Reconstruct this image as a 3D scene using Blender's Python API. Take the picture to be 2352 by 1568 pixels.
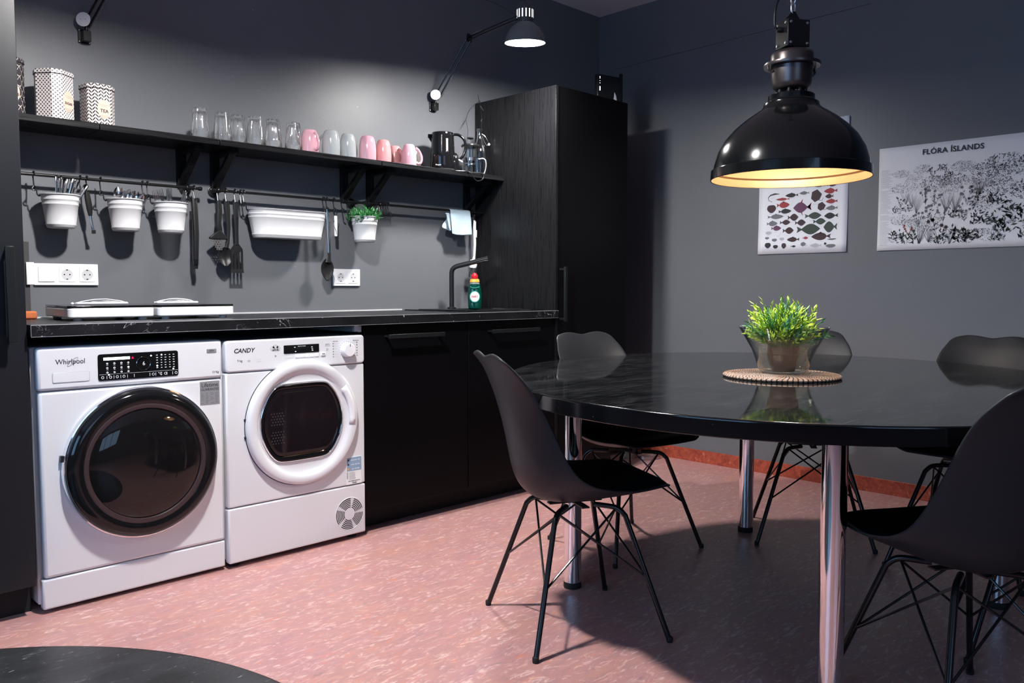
import bpy, bmesh, math, random
from math import pi, sin, cos, radians as R, sqrt, atan2
from mathutils import Vector, Matrix, Euler

random.seed(7)
for o in list(bpy.data.objects):
    bpy.data.objects.remove(o, do_unlink=True)
S = bpy.context.scene
COL = S.collection

# ------------------------------------------------------------------ camera
F_PX = 1905.0
YAW, PITCH = 45.2, math.degrees(math.atan(122 / 1905.0))
cam_d = bpy.data.cameras.new('camera')
cam = bpy.data.objects.new('camera', cam_d)
COL.objects.link(cam)
cam_d.sensor_width = 36.0
cam_d.lens = 36.0 * F_PX / 2352.0
cam_d.clip_start = 0.05
cam.location = (0, 0, 1.02)
cam.rotation_euler = (R(90 - PITCH), 0, R(YAW - 90))
S.camera = cam

# ------------------------------------------------------------------ world, daylight, exposure
w = bpy.data.worlds.new('world')
S.world = w
w.use_nodes = True
w.node_tree.nodes['Background'].inputs[0].default_value = (0.42, 0.6, 1.0, 1)
w.node_tree.nodes['Background'].inputs[1].default_value = 1.0
S.view_settings.view_transform = 'Standard'
S.view_settings.look = 'None'
S.view_settings.gamma = 1.0
S.view_settings.use_curve_mapping = False
S.view_settings.exposure = 0.55
LAMP_STRENGTH = 340.0
DOME_STRENGTH = 1500.0
PENDANT_STRENGTH = 240.0


def area_light(name, loc, rot, sx, sy, power, color):
    d = bpy.data.lights.new(name, 'AREA')
    d.shape = 'RECTANGLE'
    d.size, d.size_y = sx, sy
    d.energy = power
    d.color = color
    o = bpy.data.objects.new(name, d)
    o.location = loc
    o.rotation_euler = rot
    COL.objects.link(o)
    return o


# daylight through the window in the left wall and the window in the wall behind the camera
area_light('daylight_left', (-2.45, 1.2, 1.65), (0, R(-90), 0), 1.5, 2.2, 27, (0.24, 0.58, 1.0))
area_light('daylight_behind', (-0.2, -2.75, 1.75), (R(90), 0, 0), 2.2, 1.5, 7, (0.42, 0.70, 1.0))

# ------------------------------------------------------------------ materials
MATS = {}


def mat(name, col, rough=0.5, metal=0.0, spec=0.5, coat=0.0, coat_rough=0.05, emit=None, emit_s=0.0,
        trans=0.0, ior=1.45, bump=0.0, bump_scale=200.0, var=0.0, var_scale=5.0, sheen=0.0):
    if name in MATS:
        return MATS[name]
    m = bpy.data.materials.new(name)
    m.use_nodes = True
    nt = m.node_tree
    b = nt.nodes['Principled BSDF']
    c = (*col, 1) if len(col) == 3 else col
    b.inputs['Base Color'].default_value = c
    b.inputs['Roughness'].default_value = rough
    b.inputs['Metallic'].default_value = metal
    b.inputs['Specular IOR Level'].default_value = spec
    b.inputs['IOR'].default_value = ior
    b.inputs['Coat Weight'].default_value = coat
    b.inputs['Coat Roughness'].default_value = coat_rough
    b.inputs['Transmission Weight'].default_value = trans
    b.inputs['Sheen Weight'].default_value = sheen
    if emit:
        b.inputs['Emission Color'].default_value = (*emit, 1)
        b.inputs['Emission Strength'].default_value = emit_s
    tc = None
    if bump or var:
        tc = nt.nodes.new('ShaderNodeTexCoord')
    if bump:
        n = nt.nodes.new('ShaderNodeTexNoise')
        n.inputs['Scale'].default_value = bump_scale
        n.inputs['Detail'].default_value = 3
        nt.links.new(tc.outputs['Object'], n.inputs['Vector'])
        bp = nt.nodes.new('ShaderNodeBump')
        bp.inputs['Strength'].default_value = bump
        bp.inputs['Distance'].default_value = 0.001
        nt.links.new(n.outputs['Fac'], bp.inputs['Height'])
        nt.links.new(bp.outputs['Normal'], b.inputs['Normal'])
    if var:
        n = nt.nodes.new('ShaderNodeTexNoise')
        n.inputs['Scale'].default_value = var_scale
        n.inputs['Detail'].default_value = 5
        nt.links.new(tc.outputs['Object'], n.inputs['Vector'])
        mx = nt.nodes.new('ShaderNodeMix')
        mx.data_type = 'RGBA'
        mx.inputs['A'].default_value = tuple(x * (1 - var) for x in col) + (1,)
        mx.inputs['B'].default_value = tuple(min(1, x * (1 + var)) for x in col) + (1,)
        nt.links.new(n.outputs['Fac'], mx.inputs['Factor'])
        nt.links.new(mx.outputs['Result'], b.inputs['Base Color'])
    MATS[name] = m
    return m


def N(nt, typ, **kw):
    n = nt.nodes.new(typ)
    for k, v in kw.items():
        if k.startswith('_'):
            setattr(n, k[1:], v)
        else:
            n.inputs[k.replace('__', ' ')].default_value = v
    return n


def ramp(nt, src, stops):
    r = nt.nodes.new('ShaderNodeValToRGB')
    els = r.color_ramp.elements
    while len(els) < len(stops):
        els.new(0.5)
    for e, (p, c) in zip(els, stops):
        e.position = p
        e.color = (c, c, c, 1) if not isinstance(c, tuple) else (*c, 1)
    nt.links.new(src, r.inputs['Fac'])
    return r.outputs['Color']


def mixc(nt, fac, a, b):
    mx = nt.nodes.new('ShaderNodeMix')
    mx.data_type = 'RGBA'
    for key, v in (('Factor', fac), ('A', a), ('B', b)):
        if isinstance(v, (int, float)):
            mx.inputs[key].default_value = v
        elif isinstance(v, tuple):
            mx.inputs[key].default_value = (*v, 1)
        else:
            nt.links.new(v, mx.inputs[key])
    return mx.outputs['Result']


def math_n(nt, op, a, b=None, clamp=False):
    m = nt.nodes.new('ShaderNodeMath')
    m.operation = op
    m.use_clamp = clamp
    for i, v in enumerate((a, b)):
        if v is None:
            continue
        if isinstance(v, (int, float)):
            m.inputs[i].default_value = v
        else:
            nt.links.new(v, m.inputs[i])
    return m.outputs[0]


def base_nodes(name, rough=0.5, **kw):
    m = bpy.data.materials.new(name)
    m.use_nodes = True
    nt = m.node_tree
    b = nt.nodes['Principled BSDF']
    b.inputs['Roughness'].default_value = rough
    for k, v in kw.items():
        b.inputs[k.replace('__', ' ')].default_value = v
    tc = nt.nodes.new('ShaderNodeTexCoord')
    MATS[name] = m
    return m, nt, b, tc.outputs['Object']


def mapping(nt, vec, scale=(1, 1, 1), loc=(0, 0, 0), rot=(0, 0, 0)):
    mp = nt.nodes.new('ShaderNodeMapping')
    mp.inputs['Scale'].default_value = scale
    mp.inputs['Location'].default_value = loc
    mp.inputs['Rotation'].default_value = rot
    nt.links.new(vec, mp.inputs['Vector'])
    return mp.outputs['Vector']


def noise(nt, vec, scale, detail=4, rough=0.5, dist=0.0):
    n = nt.nodes.new('ShaderNodeTexNoise')
    n.inputs['Scale'].default_value = scale
    n.inputs['Detail'].default_value = detail
    n.inputs['Roughness'].default_value = rough
    n.inputs['Distortion'].default_value = dist
    nt.links.new(vec, n.inputs['Vector'])
    return n.outputs['Fac']


def add_bump(nt, b, h, strength, dist=0.001):
    bp = nt.nodes.new('ShaderNodeBump')
    bp.inputs['Strength'].default_value = strength
    bp.inputs['Distance'].default_value = dist
    nt.links.new(h, bp.inputs['Height'])
    nt.links.new(bp.outputs['Normal'], b.inputs['Normal'])


def make_floor_mat():
    m, nt, b, oc = base_nodes('linoleum_floor', 0.38)
    v = mapping(nt, oc, (1.0, 2.4, 1.0))
    vf = mapping(nt, oc, (1.0, 3.2, 1.0))
    big = noise(nt, v, 3.0, 3)
    col = mixc(nt, ramp(nt, big, [(0.35, 0.0), (0.65, 1.0)]), (0.47, 0.235, 0.235), (0.49, 0.245, 0.20))
    mid = noise(nt, vf, 11, 8, 0.7, 1.0)
    col = mixc(nt, ramp(nt, mid, [(0.40, 0.0), (0.62, 1.0)]), mixc(nt, 0.6, col, (0.33, 0.185, 0.20)), col)
    lt = noise(nt, mapping(nt, oc, (1.0, 3.0, 1.0), (3, 1, 0)), 15, 8, 0.68, 1.6)
    col = mixc(nt, ramp(nt, lt, [(0.53, 0.0), (0.66, 0.9)]), col, (0.70, 0.48, 0.46))
    orr = noise(nt, mapping(nt, oc, (1.0, 3.0, 1.0), (7, 5, 0)), 13, 8, 0.68, 1.2)
    col = mixc(nt, ramp(nt, orr, [(0.57, 0.0), (0.68, 0.65)]), col, (0.58, 0.20, 0.12))
    dk = noise(nt, mapping(nt, oc, (1.0, 3.6, 1.0), (1, 9, 0)), 14, 8, 0.68, 1.2)
    col = mixc(nt, ramp(nt, dk, [(0.59, 0.0), (0.70, 0.6)]), col, (0.20, 0.14, 0.17))
    # the black linoleum disc laid into the floor, with white flecks, and its dark seam
    bl_f = noise(nt, mapping(nt, oc, (1.0, 3.0, 1.0), (2, 2, 0), (0, 0, R(8))), 24, 9, 0.75, 1.2)
    bl_l = noise(nt, v, 5, 4)
    bcol = mixc(nt, ramp(nt, bl_l, [(0.35, 0.0), (0.7, 1.0)]), (0.018, 0.019, 0.021), (0.034, 0.036, 0.040))
    bcol = mixc(nt, ramp(nt, bl_f, [(0.595, 0.0), (0.68, 0.9)]), bcol, (0.30, 0.31, 0.32))
    vm = nt.nodes.new('ShaderNodeVectorMath')
    vm.operation = 'DISTANCE'
    nt.links.new(oc, vm.inputs[0])
    vm.inputs[1].default_value = (-0.031, 1.753, 0)
    d = vm.outputs['Value']
    inside = math_n(nt, 'LESS_THAN', d, 1.084)
    seam = math_n(nt, 'LESS_THAN', math_n(nt, 'ABSOLUTE', math_n(nt, 'SUBTRACT', d, 1.0865)), 0.0025)
    col = mixc(nt, inside, col, bcol)
    col = mixc(nt, seam, col, (0.02, 0.012, 0.012))
    nt.links.new(col, b.inputs['Base Color'])
    rr = ramp(nt, mid, [(0.3, 0.30), (0.7, 0.42)])
    nt.links.new(rr, b.inputs['Roughness'])
    add_bump(nt, b, mid, 0.08, 0.0006)
    return m


def make_wall_mat():
    m, nt, b, oc = base_nodes('dark_wall_paint', 0.42)
    b.inputs['Specular IOR Level'].default_value = 0.42
    c = noise(nt, oc, 1.3, 3)
    col = mixc(nt, ramp(nt, c, [(0.3, 0.0), (0.7, 1.0)]), (0.128, 0.135, 0.150), (0.143, 0.151, 0.168))
    sp = noise(nt, oc, 60, 2)
    col = mixc(nt, ramp(nt, sp, [(0.80, 0.0), (0.815, 0.8)]), col, (0.5, 0.5, 0.5))
    nt.links.new(col, b.inputs['Base Color'])
    add_bump(nt, b, noise(nt, oc, 130, 4, 0.6), 0.35, 0.0012)
    return m


def make_worktop_mat():
    m, nt, b, oc = base_nodes('black_marbled_laminate', 0.34)
    b.inputs['Specular IOR Level'].default_value = 0.3
    c = noise(nt, oc, 9, 5)
    col = mixc(nt, ramp(nt, c, [(0.3, 0.0), (0.7, 1.0)]), (0.006, 0.0062, 0.0075), (0.014, 0.0145, 0.017))
    f1 = noise(nt, oc, 55, 6, 0.7, 0.6)
    col = mixc(nt, ramp(nt, f1, [(0.66, 0.0), (0.69, 1.0)]), col, (0.6, 0.6, 0.6))
    f2 = noise(nt, oc, 160, 2)
    col = mixc(nt, ramp(nt, f2, [(0.74, 0.0), (0.76, 0.7)]), col, (0.4, 0.4, 0.42))
    # thin hairline veins
    ve = math_n(nt, 'ABSOLUTE', math_n(nt, 'SUBTRACT', noise(nt, oc, 7, 4, 0.6, 1.5), 0.5))
    gate = ramp(nt, noise(nt, mapping(nt, oc, (1, 1, 1), (4, 4, 4)), 5, 2), [(0.52, 0.0), (0.62, 1.0)])
    veins = math_n(nt, 'MULTIPLY', math_n(nt, 'LESS_THAN', ve, 0.004), gate)
    col = mixc(nt, veins, col, (0.30, 0.30, 0.32))
    nt.links.new(col, b.inputs['Base Color'])
    return m


def make_tabletop_mat():
    m, nt, b, oc = base_nodes('polished_black_table', 0.05)
    b.inputs['Specular IOR Level'].default_value = 0.42
    c = noise(nt, mapping(nt, oc, (1, 3.2, 1), (0, 0, 0), (0, 0, R(40))), 4, 6, 0.65, 0.8)
    col = mixc(nt, ramp(nt, c, [(0.42, 0.0), (0.72, 1.0)]), (0.003, 0.0035, 0.0042), (0.016, 0.0165, 0.018))
    f1 = noise(nt, oc, 210, 3, 0.6)
    col = mixc(nt, ramp(nt, f1, [(0.68, 0.0), (0.73, 0.7)]), col, (0.25, 0.25, 0.26))
    s1 = noise(nt, mapping(nt, oc, (1, 26, 1), (0, 0, 0), (0, 0, R(35))), 9, 4, 0.6)
    col = mixc(nt, ramp(nt, s1, [(0.57, 0.0), (0.70, 0.30)]), col, (0.20, 0.205, 0.21))
    s2 = noise(nt, mapping(nt, oc, (1, 30, 1), (5, 5, 0), (0, 0, R(-20))), 8, 4, 0.6)
    col = mixc(nt, ramp(nt, s2, [(0.58, 0.0), (0.72, 0.25)]), col, (0.20, 0.205, 0.21))
    nt.links.new(col, b.inputs['Base Color'])
    rr = ramp(nt, c, [(0.4, 0.035), (0.75, 0.09)])
    nt.links.new(rr, b.inputs['Roughness'])
    return m


def make_wood_mat(name='black_woodgrain', sc=(70, 70, 1.6)):
    m, nt, b, oc = base_nodes(name, 0.30)
    b.inputs['Specular IOR Level'].default_value = 0.2
    g = noise(nt, mapping(nt, oc, sc), 3.0, 6, 0.65, 0.4)
    col = mixc(nt, ramp(nt, g, [(0.35, 0.0), (0.7, 1.0)]), (0.004, 0.0042, 0.005), (0.014, 0.014, 0.016))
    nt.links.new(col, b.inputs['Base Color'])
    nt.links.new(ramp(nt, g, [(0.3, 0.22), (0.7, 0.42)]), b.inputs['Roughness'])
    add_bump(nt, b, g, 0.06, 0.0006)
    return m


def make_thin_glass(name, tint, boost):
    m = bpy.data.materials.new(name)
    m.use_nodes = True
    nt = m.node_tree
    nt.nodes.remove(nt.nodes['Principled BSDF'])
    out = nt.nodes['Material Output']
    tr = nt.nodes.new('ShaderNodeBsdfTransparent')
    tr.inputs[0].default_value = (*tint, 1)
    gl = nt.nodes.new('ShaderNodeBsdfGlossy')
    gl.inputs['Roughness'].default_value = 0.02
    lw = nt.nodes.new('ShaderNodeLayerWeight')
    lw.inputs['Blend'].default_value = 0.5
    mx = nt.nodes.new('ShaderNodeMixShader')
    f = math_n(nt, 'MULTIPLY', math_n(nt, 'ADD', math_n(nt, 'POWER', lw.outputs['Facing'], 4.0), 0.05), boost, True)
    nt.links.new(f, mx.inputs[0])
    nt.links.new(tr.outputs[0], mx.inputs[1])
    nt.links.new(gl.outputs[0], mx.inputs[2])
    nt.links.new(mx.outputs[0], out.inputs['Surface'])
    MATS[name] = m
    return m


def make_baseboard_mat():
    m, nt, b, oc = base_nodes('red_linoleum_skirting', 0.4)
    a = noise(nt, oc, 22, 6, 0.65, 1.6)
    col = mixc(nt, ramp(nt, a, [(0.35, 0.0), (0.62, 1.0)]), (0.22, 0.035, 0.022), (0.42, 0.085, 0.045))
    l = noise(nt, mapping(nt, oc, (1, 1, 1), (5, 3, 1)), 40, 5, 0.6, 1.5)
    col = mixc(nt, ramp(nt, l, [(0.58, 0.0), (0.72, 0.8)]), col, (0.60, 0.25, 0.17))
    nt.links.new(col, b.inputs['Base Color'])
    return m


def make_mat_weave():
    m, nt, b, oc = base_nodes('woven_rattan', 0.6)
    sx = nt.nodes.new('ShaderNodeSeparateXYZ')
    nt.links.new(oc, sx.inputs[0])
    ang = math_n(nt, 'ARCTAN2', sx.outputs['Y'], sx.outputs['X'])
    rad = math_n(nt, 'SQRT', math_n(nt, 'ADD', math_n(nt, 'MULTIPLY', sx.outputs['X'], sx.outputs['X']),
                                    math_n(nt, 'MULTIPLY', sx.outputs['Y'], sx.outputs['Y'])))
    ph = math_n(nt, 'ADD', math_n(nt, 'MULTIPLY', ang, 74.0), math_n(nt, 'MULTIPLY', rad, 120.0))
    s = math_n(nt, 'SINE', ph)
    dark = math_n(nt, 'GREATER_THAN', s, 0.55)
    c = noise(nt, oc, 30, 4)
    col = mixc(nt, ramp(nt, c, [(0.35, 0.0), (0.65, 1.0)]), (0.28, 0.17, 0.115), (0.42, 0.32, 0.26))
    col = mixc(nt, dark, col, (0.02, 0.012, 0.01))
    nt.links.new(col, b.inputs['Base Color'])
    return m


def make_pattern_mat(name, kind):
    """printed tins: arrow chevrons, small diamonds, or fish-scale lines (uses local x+y and z)"""
    m, nt, b, oc = base_nodes(name, 0.32)
    sx = nt.nodes.new('ShaderNodeSeparateXYZ')
    nt.links.new(oc, sx.inputs[0])
    ang_ = math_n(nt, 'ARCTAN2', sx.outputs['Y'], sx.outputs['X'])
    hcoord = math_n(nt, 'MULTIPLY', ang_, {'chevron': 16 * 0.022, 'diamond': 27 * 0.0135, 'scale': 14 * 0.026}[kind] / (2 * pi))
    z = sx.outputs['Z']
    if kind == 'chevron':
        u = math_n(nt, 'MULTIPLY', hcoord, 1 / 0.022)
        tri = math_n(nt, 'ABSOLUTE', math_n(nt, 'SUBTRACT', math_n(nt, 'FRACT', u), 0.5))
        q = math_n(nt, 'ADD', math_n(nt, 'MULTIPLY', z, 1 / 0.0125), math_n(nt, 'MULTIPLY', tri, 1.7))
        f = math_n(nt, 'LESS_THAN', math_n(nt, 'FRACT', q), 0.45)
        gap = math_n(nt, 'GREATER_THAN', math_n(nt, 'FRACT', math_n(nt, 'MULTIPLY', u, 2.0)), 0.14)
        f = math_n(nt, 'MULTIPLY', f, gap)
        col = mixc(nt, f, (0.80, 0.74, 0.72), (0.02, 0.018, 0.02))
    elif kind == 'diamond':
        u = math_n(nt, 'SUBTRACT', math_n(nt, 'FRACT', math_n(nt, 'MULTIPLY', math_n(nt, 'ADD', hcoord, z), 1 / 0.0135)), 0.5)
        v = math_n(nt, 'SUBTRACT', math_n(nt, 'FRACT', math_n(nt, 'MULTIPLY', math_n(nt, 'SUBTRACT', hcoord, z), 1 / 0.0135)), 0.5)
        p = math_n(nt, 'MULTIPLY', math_n(nt, 'ABSOLUTE', u), math_n(nt, 'ABSOLUTE', v))
        big = math_n(nt, 'ADD', math_n(nt, 'ABSOLUTE', u), math_n(nt, 'ABSOLUTE', v))
        f = math_n(nt, 'MULTIPLY', math_n(nt, 'LESS_THAN', p, 0.028), math_n(nt, 'LESS_THAN', big, 0.42))
        col = mixc(nt, f, (0.80, 0.74, 0.73), (0.03, 0.025, 0.03))
    else:
        rowh, wd = 0.017, 0.026
        zr = math_n(nt, 'MULTIPLY', z, 1 / rowh)
        row = math_n(nt, 'FLOOR', zr)
        fz = math_n(nt, 'FRACT', zr)
        off = math_n(nt, 'MULTIPLY', math_n(nt, 'FRACT', math_n(nt, 'MULTIPLY', row, 0.5)), 1.0)
        fu = math_n(nt, 'SUBTRACT', math_n(nt, 'FRACT', math_n(nt, 'ADD', math_n(nt, 'MULTIPLY', hcoord, 1 / wd), off)), 0.5)
        para = math_n(nt, 'MULTIPLY', math_n(nt, 'MULTIPLY', fu, fu), 4.0)
        f = math_n(nt, 'LESS_THAN', math_n(nt, 'ABSOLUTE', math_n(nt, 'SUBTRACT', fz, para)), 0.10)
        col = mixc(nt, f, (0.022, 0.018, 0.024), (0.62, 0.56, 0.52))
    nt.links.new(col, b.inputs['Base Color'])
    return m


FLOOR = make_floor_mat()
WALL = make_wall_mat()
WORK = make_worktop_mat()
TABLE = make_tabletop_mat()


def make_table_edge_mat():
    m, nt, b, oc = base_nodes('black_table_edge', 0.12)
    f1 = noise(nt, oc, 30, 4, 0.7)
    col = mixc(nt, ramp(nt, f1, [(0.70, 0.0), (0.73, 0.6)]), (0.003, 0.0032, 0.004), (0.25, 0.25, 0.27))
    nt.links.new(col, b.inputs['Base Color'])
    return m


TABLE_EDGE = make_table_edge_mat()
WOOD = make_wood_mat()
WOOD_H = make_wood_mat('black_woodgrain_lengthwise', (1.6, 60, 60))
SKIRT = make_baseboard_mat()
WEAVE = make_mat_weave()
TIN_A = make_pattern_mat('scale_print_tin', 'scale')
TIN_B = make_pattern_mat('diamond_print_tin', 'diamond')
TIN_C = make_pattern_mat('chevron_print_tin', 'chevron')
CEIL = mat('ceiling_paint', (0.78, 0.78, 0.82), 0.8, bump=0.5, bump_scale=90)
BLACK_FRONT = mat('black_cabinet_front', (0.0032, 0.0030, 0.0037), 0.34, spec=0.12, bump=0.03, bump_scale=60)
BLACK_MATT = mat('black_matt', (0.012, 0.012, 0.013), 0.5)
VOID = mat('black_plinth', (0.008, 0.008, 0.009), 0.7)
LEFT_FRONT = mat('left_cabinet_front', (0.012, 0.013, 0.016), 0.33, spec=0.4, var=0.35, var_scale=3)
METAL_BLACK = mat('black_powder_coated_metal', (0.010, 0.010, 0.011), 0.28)
HANDLE = mat('black_bar_handle', (0.010, 0.012, 0.012), 0.34, spec=0.35)
EDGE = mat('grey_edge_band', (0.38, 0.38, 0.40), 0.35)
CHROME = mat('chrome', (0.86, 0.86, 0.88), 0.07, 1.0)
STEEL = mat('stainless_steel', (0.72, 0.72, 0.73), 0.16, 1.0)
STEEL_DULL = mat('brushed_steel', (0.5, 0.5, 0.52), 0.35, 1.0)
WHITE_ENAMEL = mat('white_enamel', (0.70, 0.705, 0.735), 0.24, coat=0.3)
WHITE_PLASTIC = mat('white_plastic', (0.80, 0.80, 0.83), 0.3)
WHITE_BUCKET = mat('white_painted_steel', (0.58, 0.58, 0.60), 0.38)
GREY_PLASTIC = mat('light_grey_plastic', (0.55, 0.55, 0.57), 0.4)
BLACK_PLASTIC = mat('black_plastic', (0.014, 0.014, 0.015), 0.30)
BLACK_GLOSS = mat('black_gloss', (0.006, 0.006, 0.007), 0.08, spec=0.4, coat=0.2)
NYLON = mat('black_nylon', (0.012, 0.012, 0.013), 0.38, spec=0.35)
SHELL = mat('charcoal_chair_shell', (0.022, 0.023, 0.027), 0.42, spec=0.25, bump=0.08, bump_scale=500)
PAD = mat('black_seat_cushion', (0.003, 0.003, 0.0034), 0.7, spec=0.15)
LEG = mat('black_tube', (0.008, 0.008, 0.009), 0.22)
GLASS = mat('clear_glass', (0.97, 0.98, 0.98), 0.0, trans=0.96, ior=1.5)
GLASS_TINT = make_thin_glass('faintly_green_glass', (0.965, 0.975, 0.95), 1.3)
THIN_GLASS = make_thin_glass('thin_clear_glass', (0.90, 0.91, 0.91), 2.6)
DOOR_GLASS = mat('dark_door_glass', (0.006, 0.0055, 0.006), 0.04, spec=0.55)
PINK_LIGHT = mat('pale_pink_ceramic', (0.58, 0.31, 0.37), 0.12, coat=0.5)
PINK = mat('pink_ceramic', (0.60, 0.27, 0.28), 0.12, coat=0.5)
GREY_CER = mat('pale_grey_ceramic', (0.33, 0.35, 0.36), 0.12, coat=0.5)
TAUPE_CER = mat('taupe_ceramic', (0.11, 0.105, 0.095), 0.15, coat=0.5)
GOLD = mat('gold_leaf_inside', (0.18, 0.092, 0.038), 0.42, 0.3, bump=0.2, bump_scale=60, var=0.12, var_scale=30)
LAMP_BLACK = mat('black_lamp_enamel', (0.004, 0.0045, 0.005), 0.16, spec=0.3, coat=0.4, coat_rough=0.04)
LAMP_BRONZE = mat('dark_bronze_metal', (0.10, 0.085, 0.085), 0.32, 0.85, bump=0.1, bump_scale=300)
BULB = mat('lit_bulb', (1, 1, 1), 0.5, emit=(1.0, 0.97, 0.93), emit_s=LAMP_STRENGTH)
SLOT_GLOW = mat('lit_shade_slot', (1, 1, 1), 0.5, emit=(1, 0.98, 0.95), emit_s=0.9)
BULB_D = mat('lit_dome_bulb', (1, 1, 1), 0.5, emit=(1.0, 0.97, 0.94), emit_s=DOME_STRENGTH)
BULB_P = mat('lit_pendant_bulb', (1, 1, 1), 0.5, emit=(1.0, 0.93, 0.84), emit_s=PENDANT_STRENGTH)
GREY_SHADE = mat('grey_lamp_shade', (0.16, 0.165, 0.16), 0.4)
PAPER = mat('poster_paper', (0.80, 0.81, 0.86), 0.6)
INK = mat('black_ink', (0.02, 0.02, 0.025), 0.6)
INK_GREY = mat('grey_ink', (0.16, 0.165, 0.18), 0.6)
INK_PALE = mat('pale_grey_ink', (0.45, 0.46, 0.50), 0.6)
INK_RED = mat('red_ink', (0.33, 0.035, 0.045), 0.6)
INK_PURPLE = mat('purple_ink', (0.13, 0.04, 0.10), 0.6)
INK_BROWN = mat('brown_ink', (0.045, 0.022, 0.028), 0.6)
INK_GREEN = mat('dark_green_ink', (0.035, 0.055, 0.045), 0.6)
CLOTH = mat('pale_blue_cloth', (0.40, 0.52, 0.60), 0.85, bump=0.5, bump_scale=300, sheen=0.2)
LEAF = mat('fresh_green_leaf', (0.46, 0.66, 0.06), 0.45, var=0.5, var_scale=60)
LEAF_DARK = mat('dark_green_leaf', (0.04, 0.20, 0.055), 0.45, var=0.5, var_scale=80)
LEAF_BLUE = mat('bluish_green_leaf', (0.09, 0.26, 0.15), 0.45)
POT = mat('brown_fibre_pot', (0.075, 0.045, 0.038), 0.6, bump=0.4, bump_scale=120, var=0.25, var_scale=40)
SOIL = mat('dark_soil', (0.03, 0.02, 0.015), 0.9)
GREEN_SOAP = mat('green_soap_bottle', (0.0, 0.045, 0.032), 0.08, coat=0.6)
RED_CAP = mat('red_plastic', (0.70, 0.02, 0.03), 0.3)
LABEL_WHITE = mat('white_label', (0.82, 0.84, 0.84), 0.4)
LABEL_TEAL = mat('teal_label', (0.03, 0.30, 0.27), 0.4)
LABEL_ORANGE = mat('orange_label', (0.85, 0.35, 0.05), 0.4)
LABEL_SILVER = mat('silver_label', (0.45, 0.45, 0.48), 0.3, 0.5)
LABEL_BLUE = mat('blue_label', (0.25, 0.36, 0.50), 0.4)
LABEL_PEACH = mat('peach_label', (0.80, 0.58, 0.46), 0.4)
INK_RED_TXT = mat('crimson_ink', (0.45, 0.01, 0.04), 0.4)
LED_WHITE = mat('white_led', (1, 1, 1), 0.5, emit=(1, 1, 1), emit_s=3.0)
LED_RED = mat('red_led', (0.8, 0.0, 0.05), 0.5, emit=(1, 0.0, 0.06), emit_s=1.5)
SPONGE = mat('orange_sponge', (0.55, 0.15, 0.05), 0.8, bump=0.6, bump_scale=200)
TEAL_GLASS = mat('teal_glass', (0.35, 0.62, 0.60), 0.1, trans=0.6)
BRIGHT_LINE = mat('light_sealant', (0.55, 0.55, 0.56), 0.35)
DARK_GREY = mat('dark_grey_plastic', (0.06, 0.06, 0.065), 0.35)
RUBBER = mat('black_rubber', (0.01, 0.01, 0.01), 0.7)


# ------------------------------------------------------------------ mesh helpers
def link(o):
    COL.objects.link(o)
    return o


def empty(name, loc=(0, 0, 0), rz=0.0, label=None, cat=None, group=None):
    o = bpy.data.objects.new(name, None)
    o.location = loc
    o.rotation_euler = (0, 0, rz)
    o.empty_display_size = 0.05
    link(o)
    tag(o, label, cat, group)
    return o


def tag(o, label=None, cat=None, group=None, kind=None):
    if label:
        o['label'] = label
    if cat:
        o['category'] = cat
    if group:
        o['group'] = group
    if kind:
        o['kind'] = kind
    return o


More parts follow.
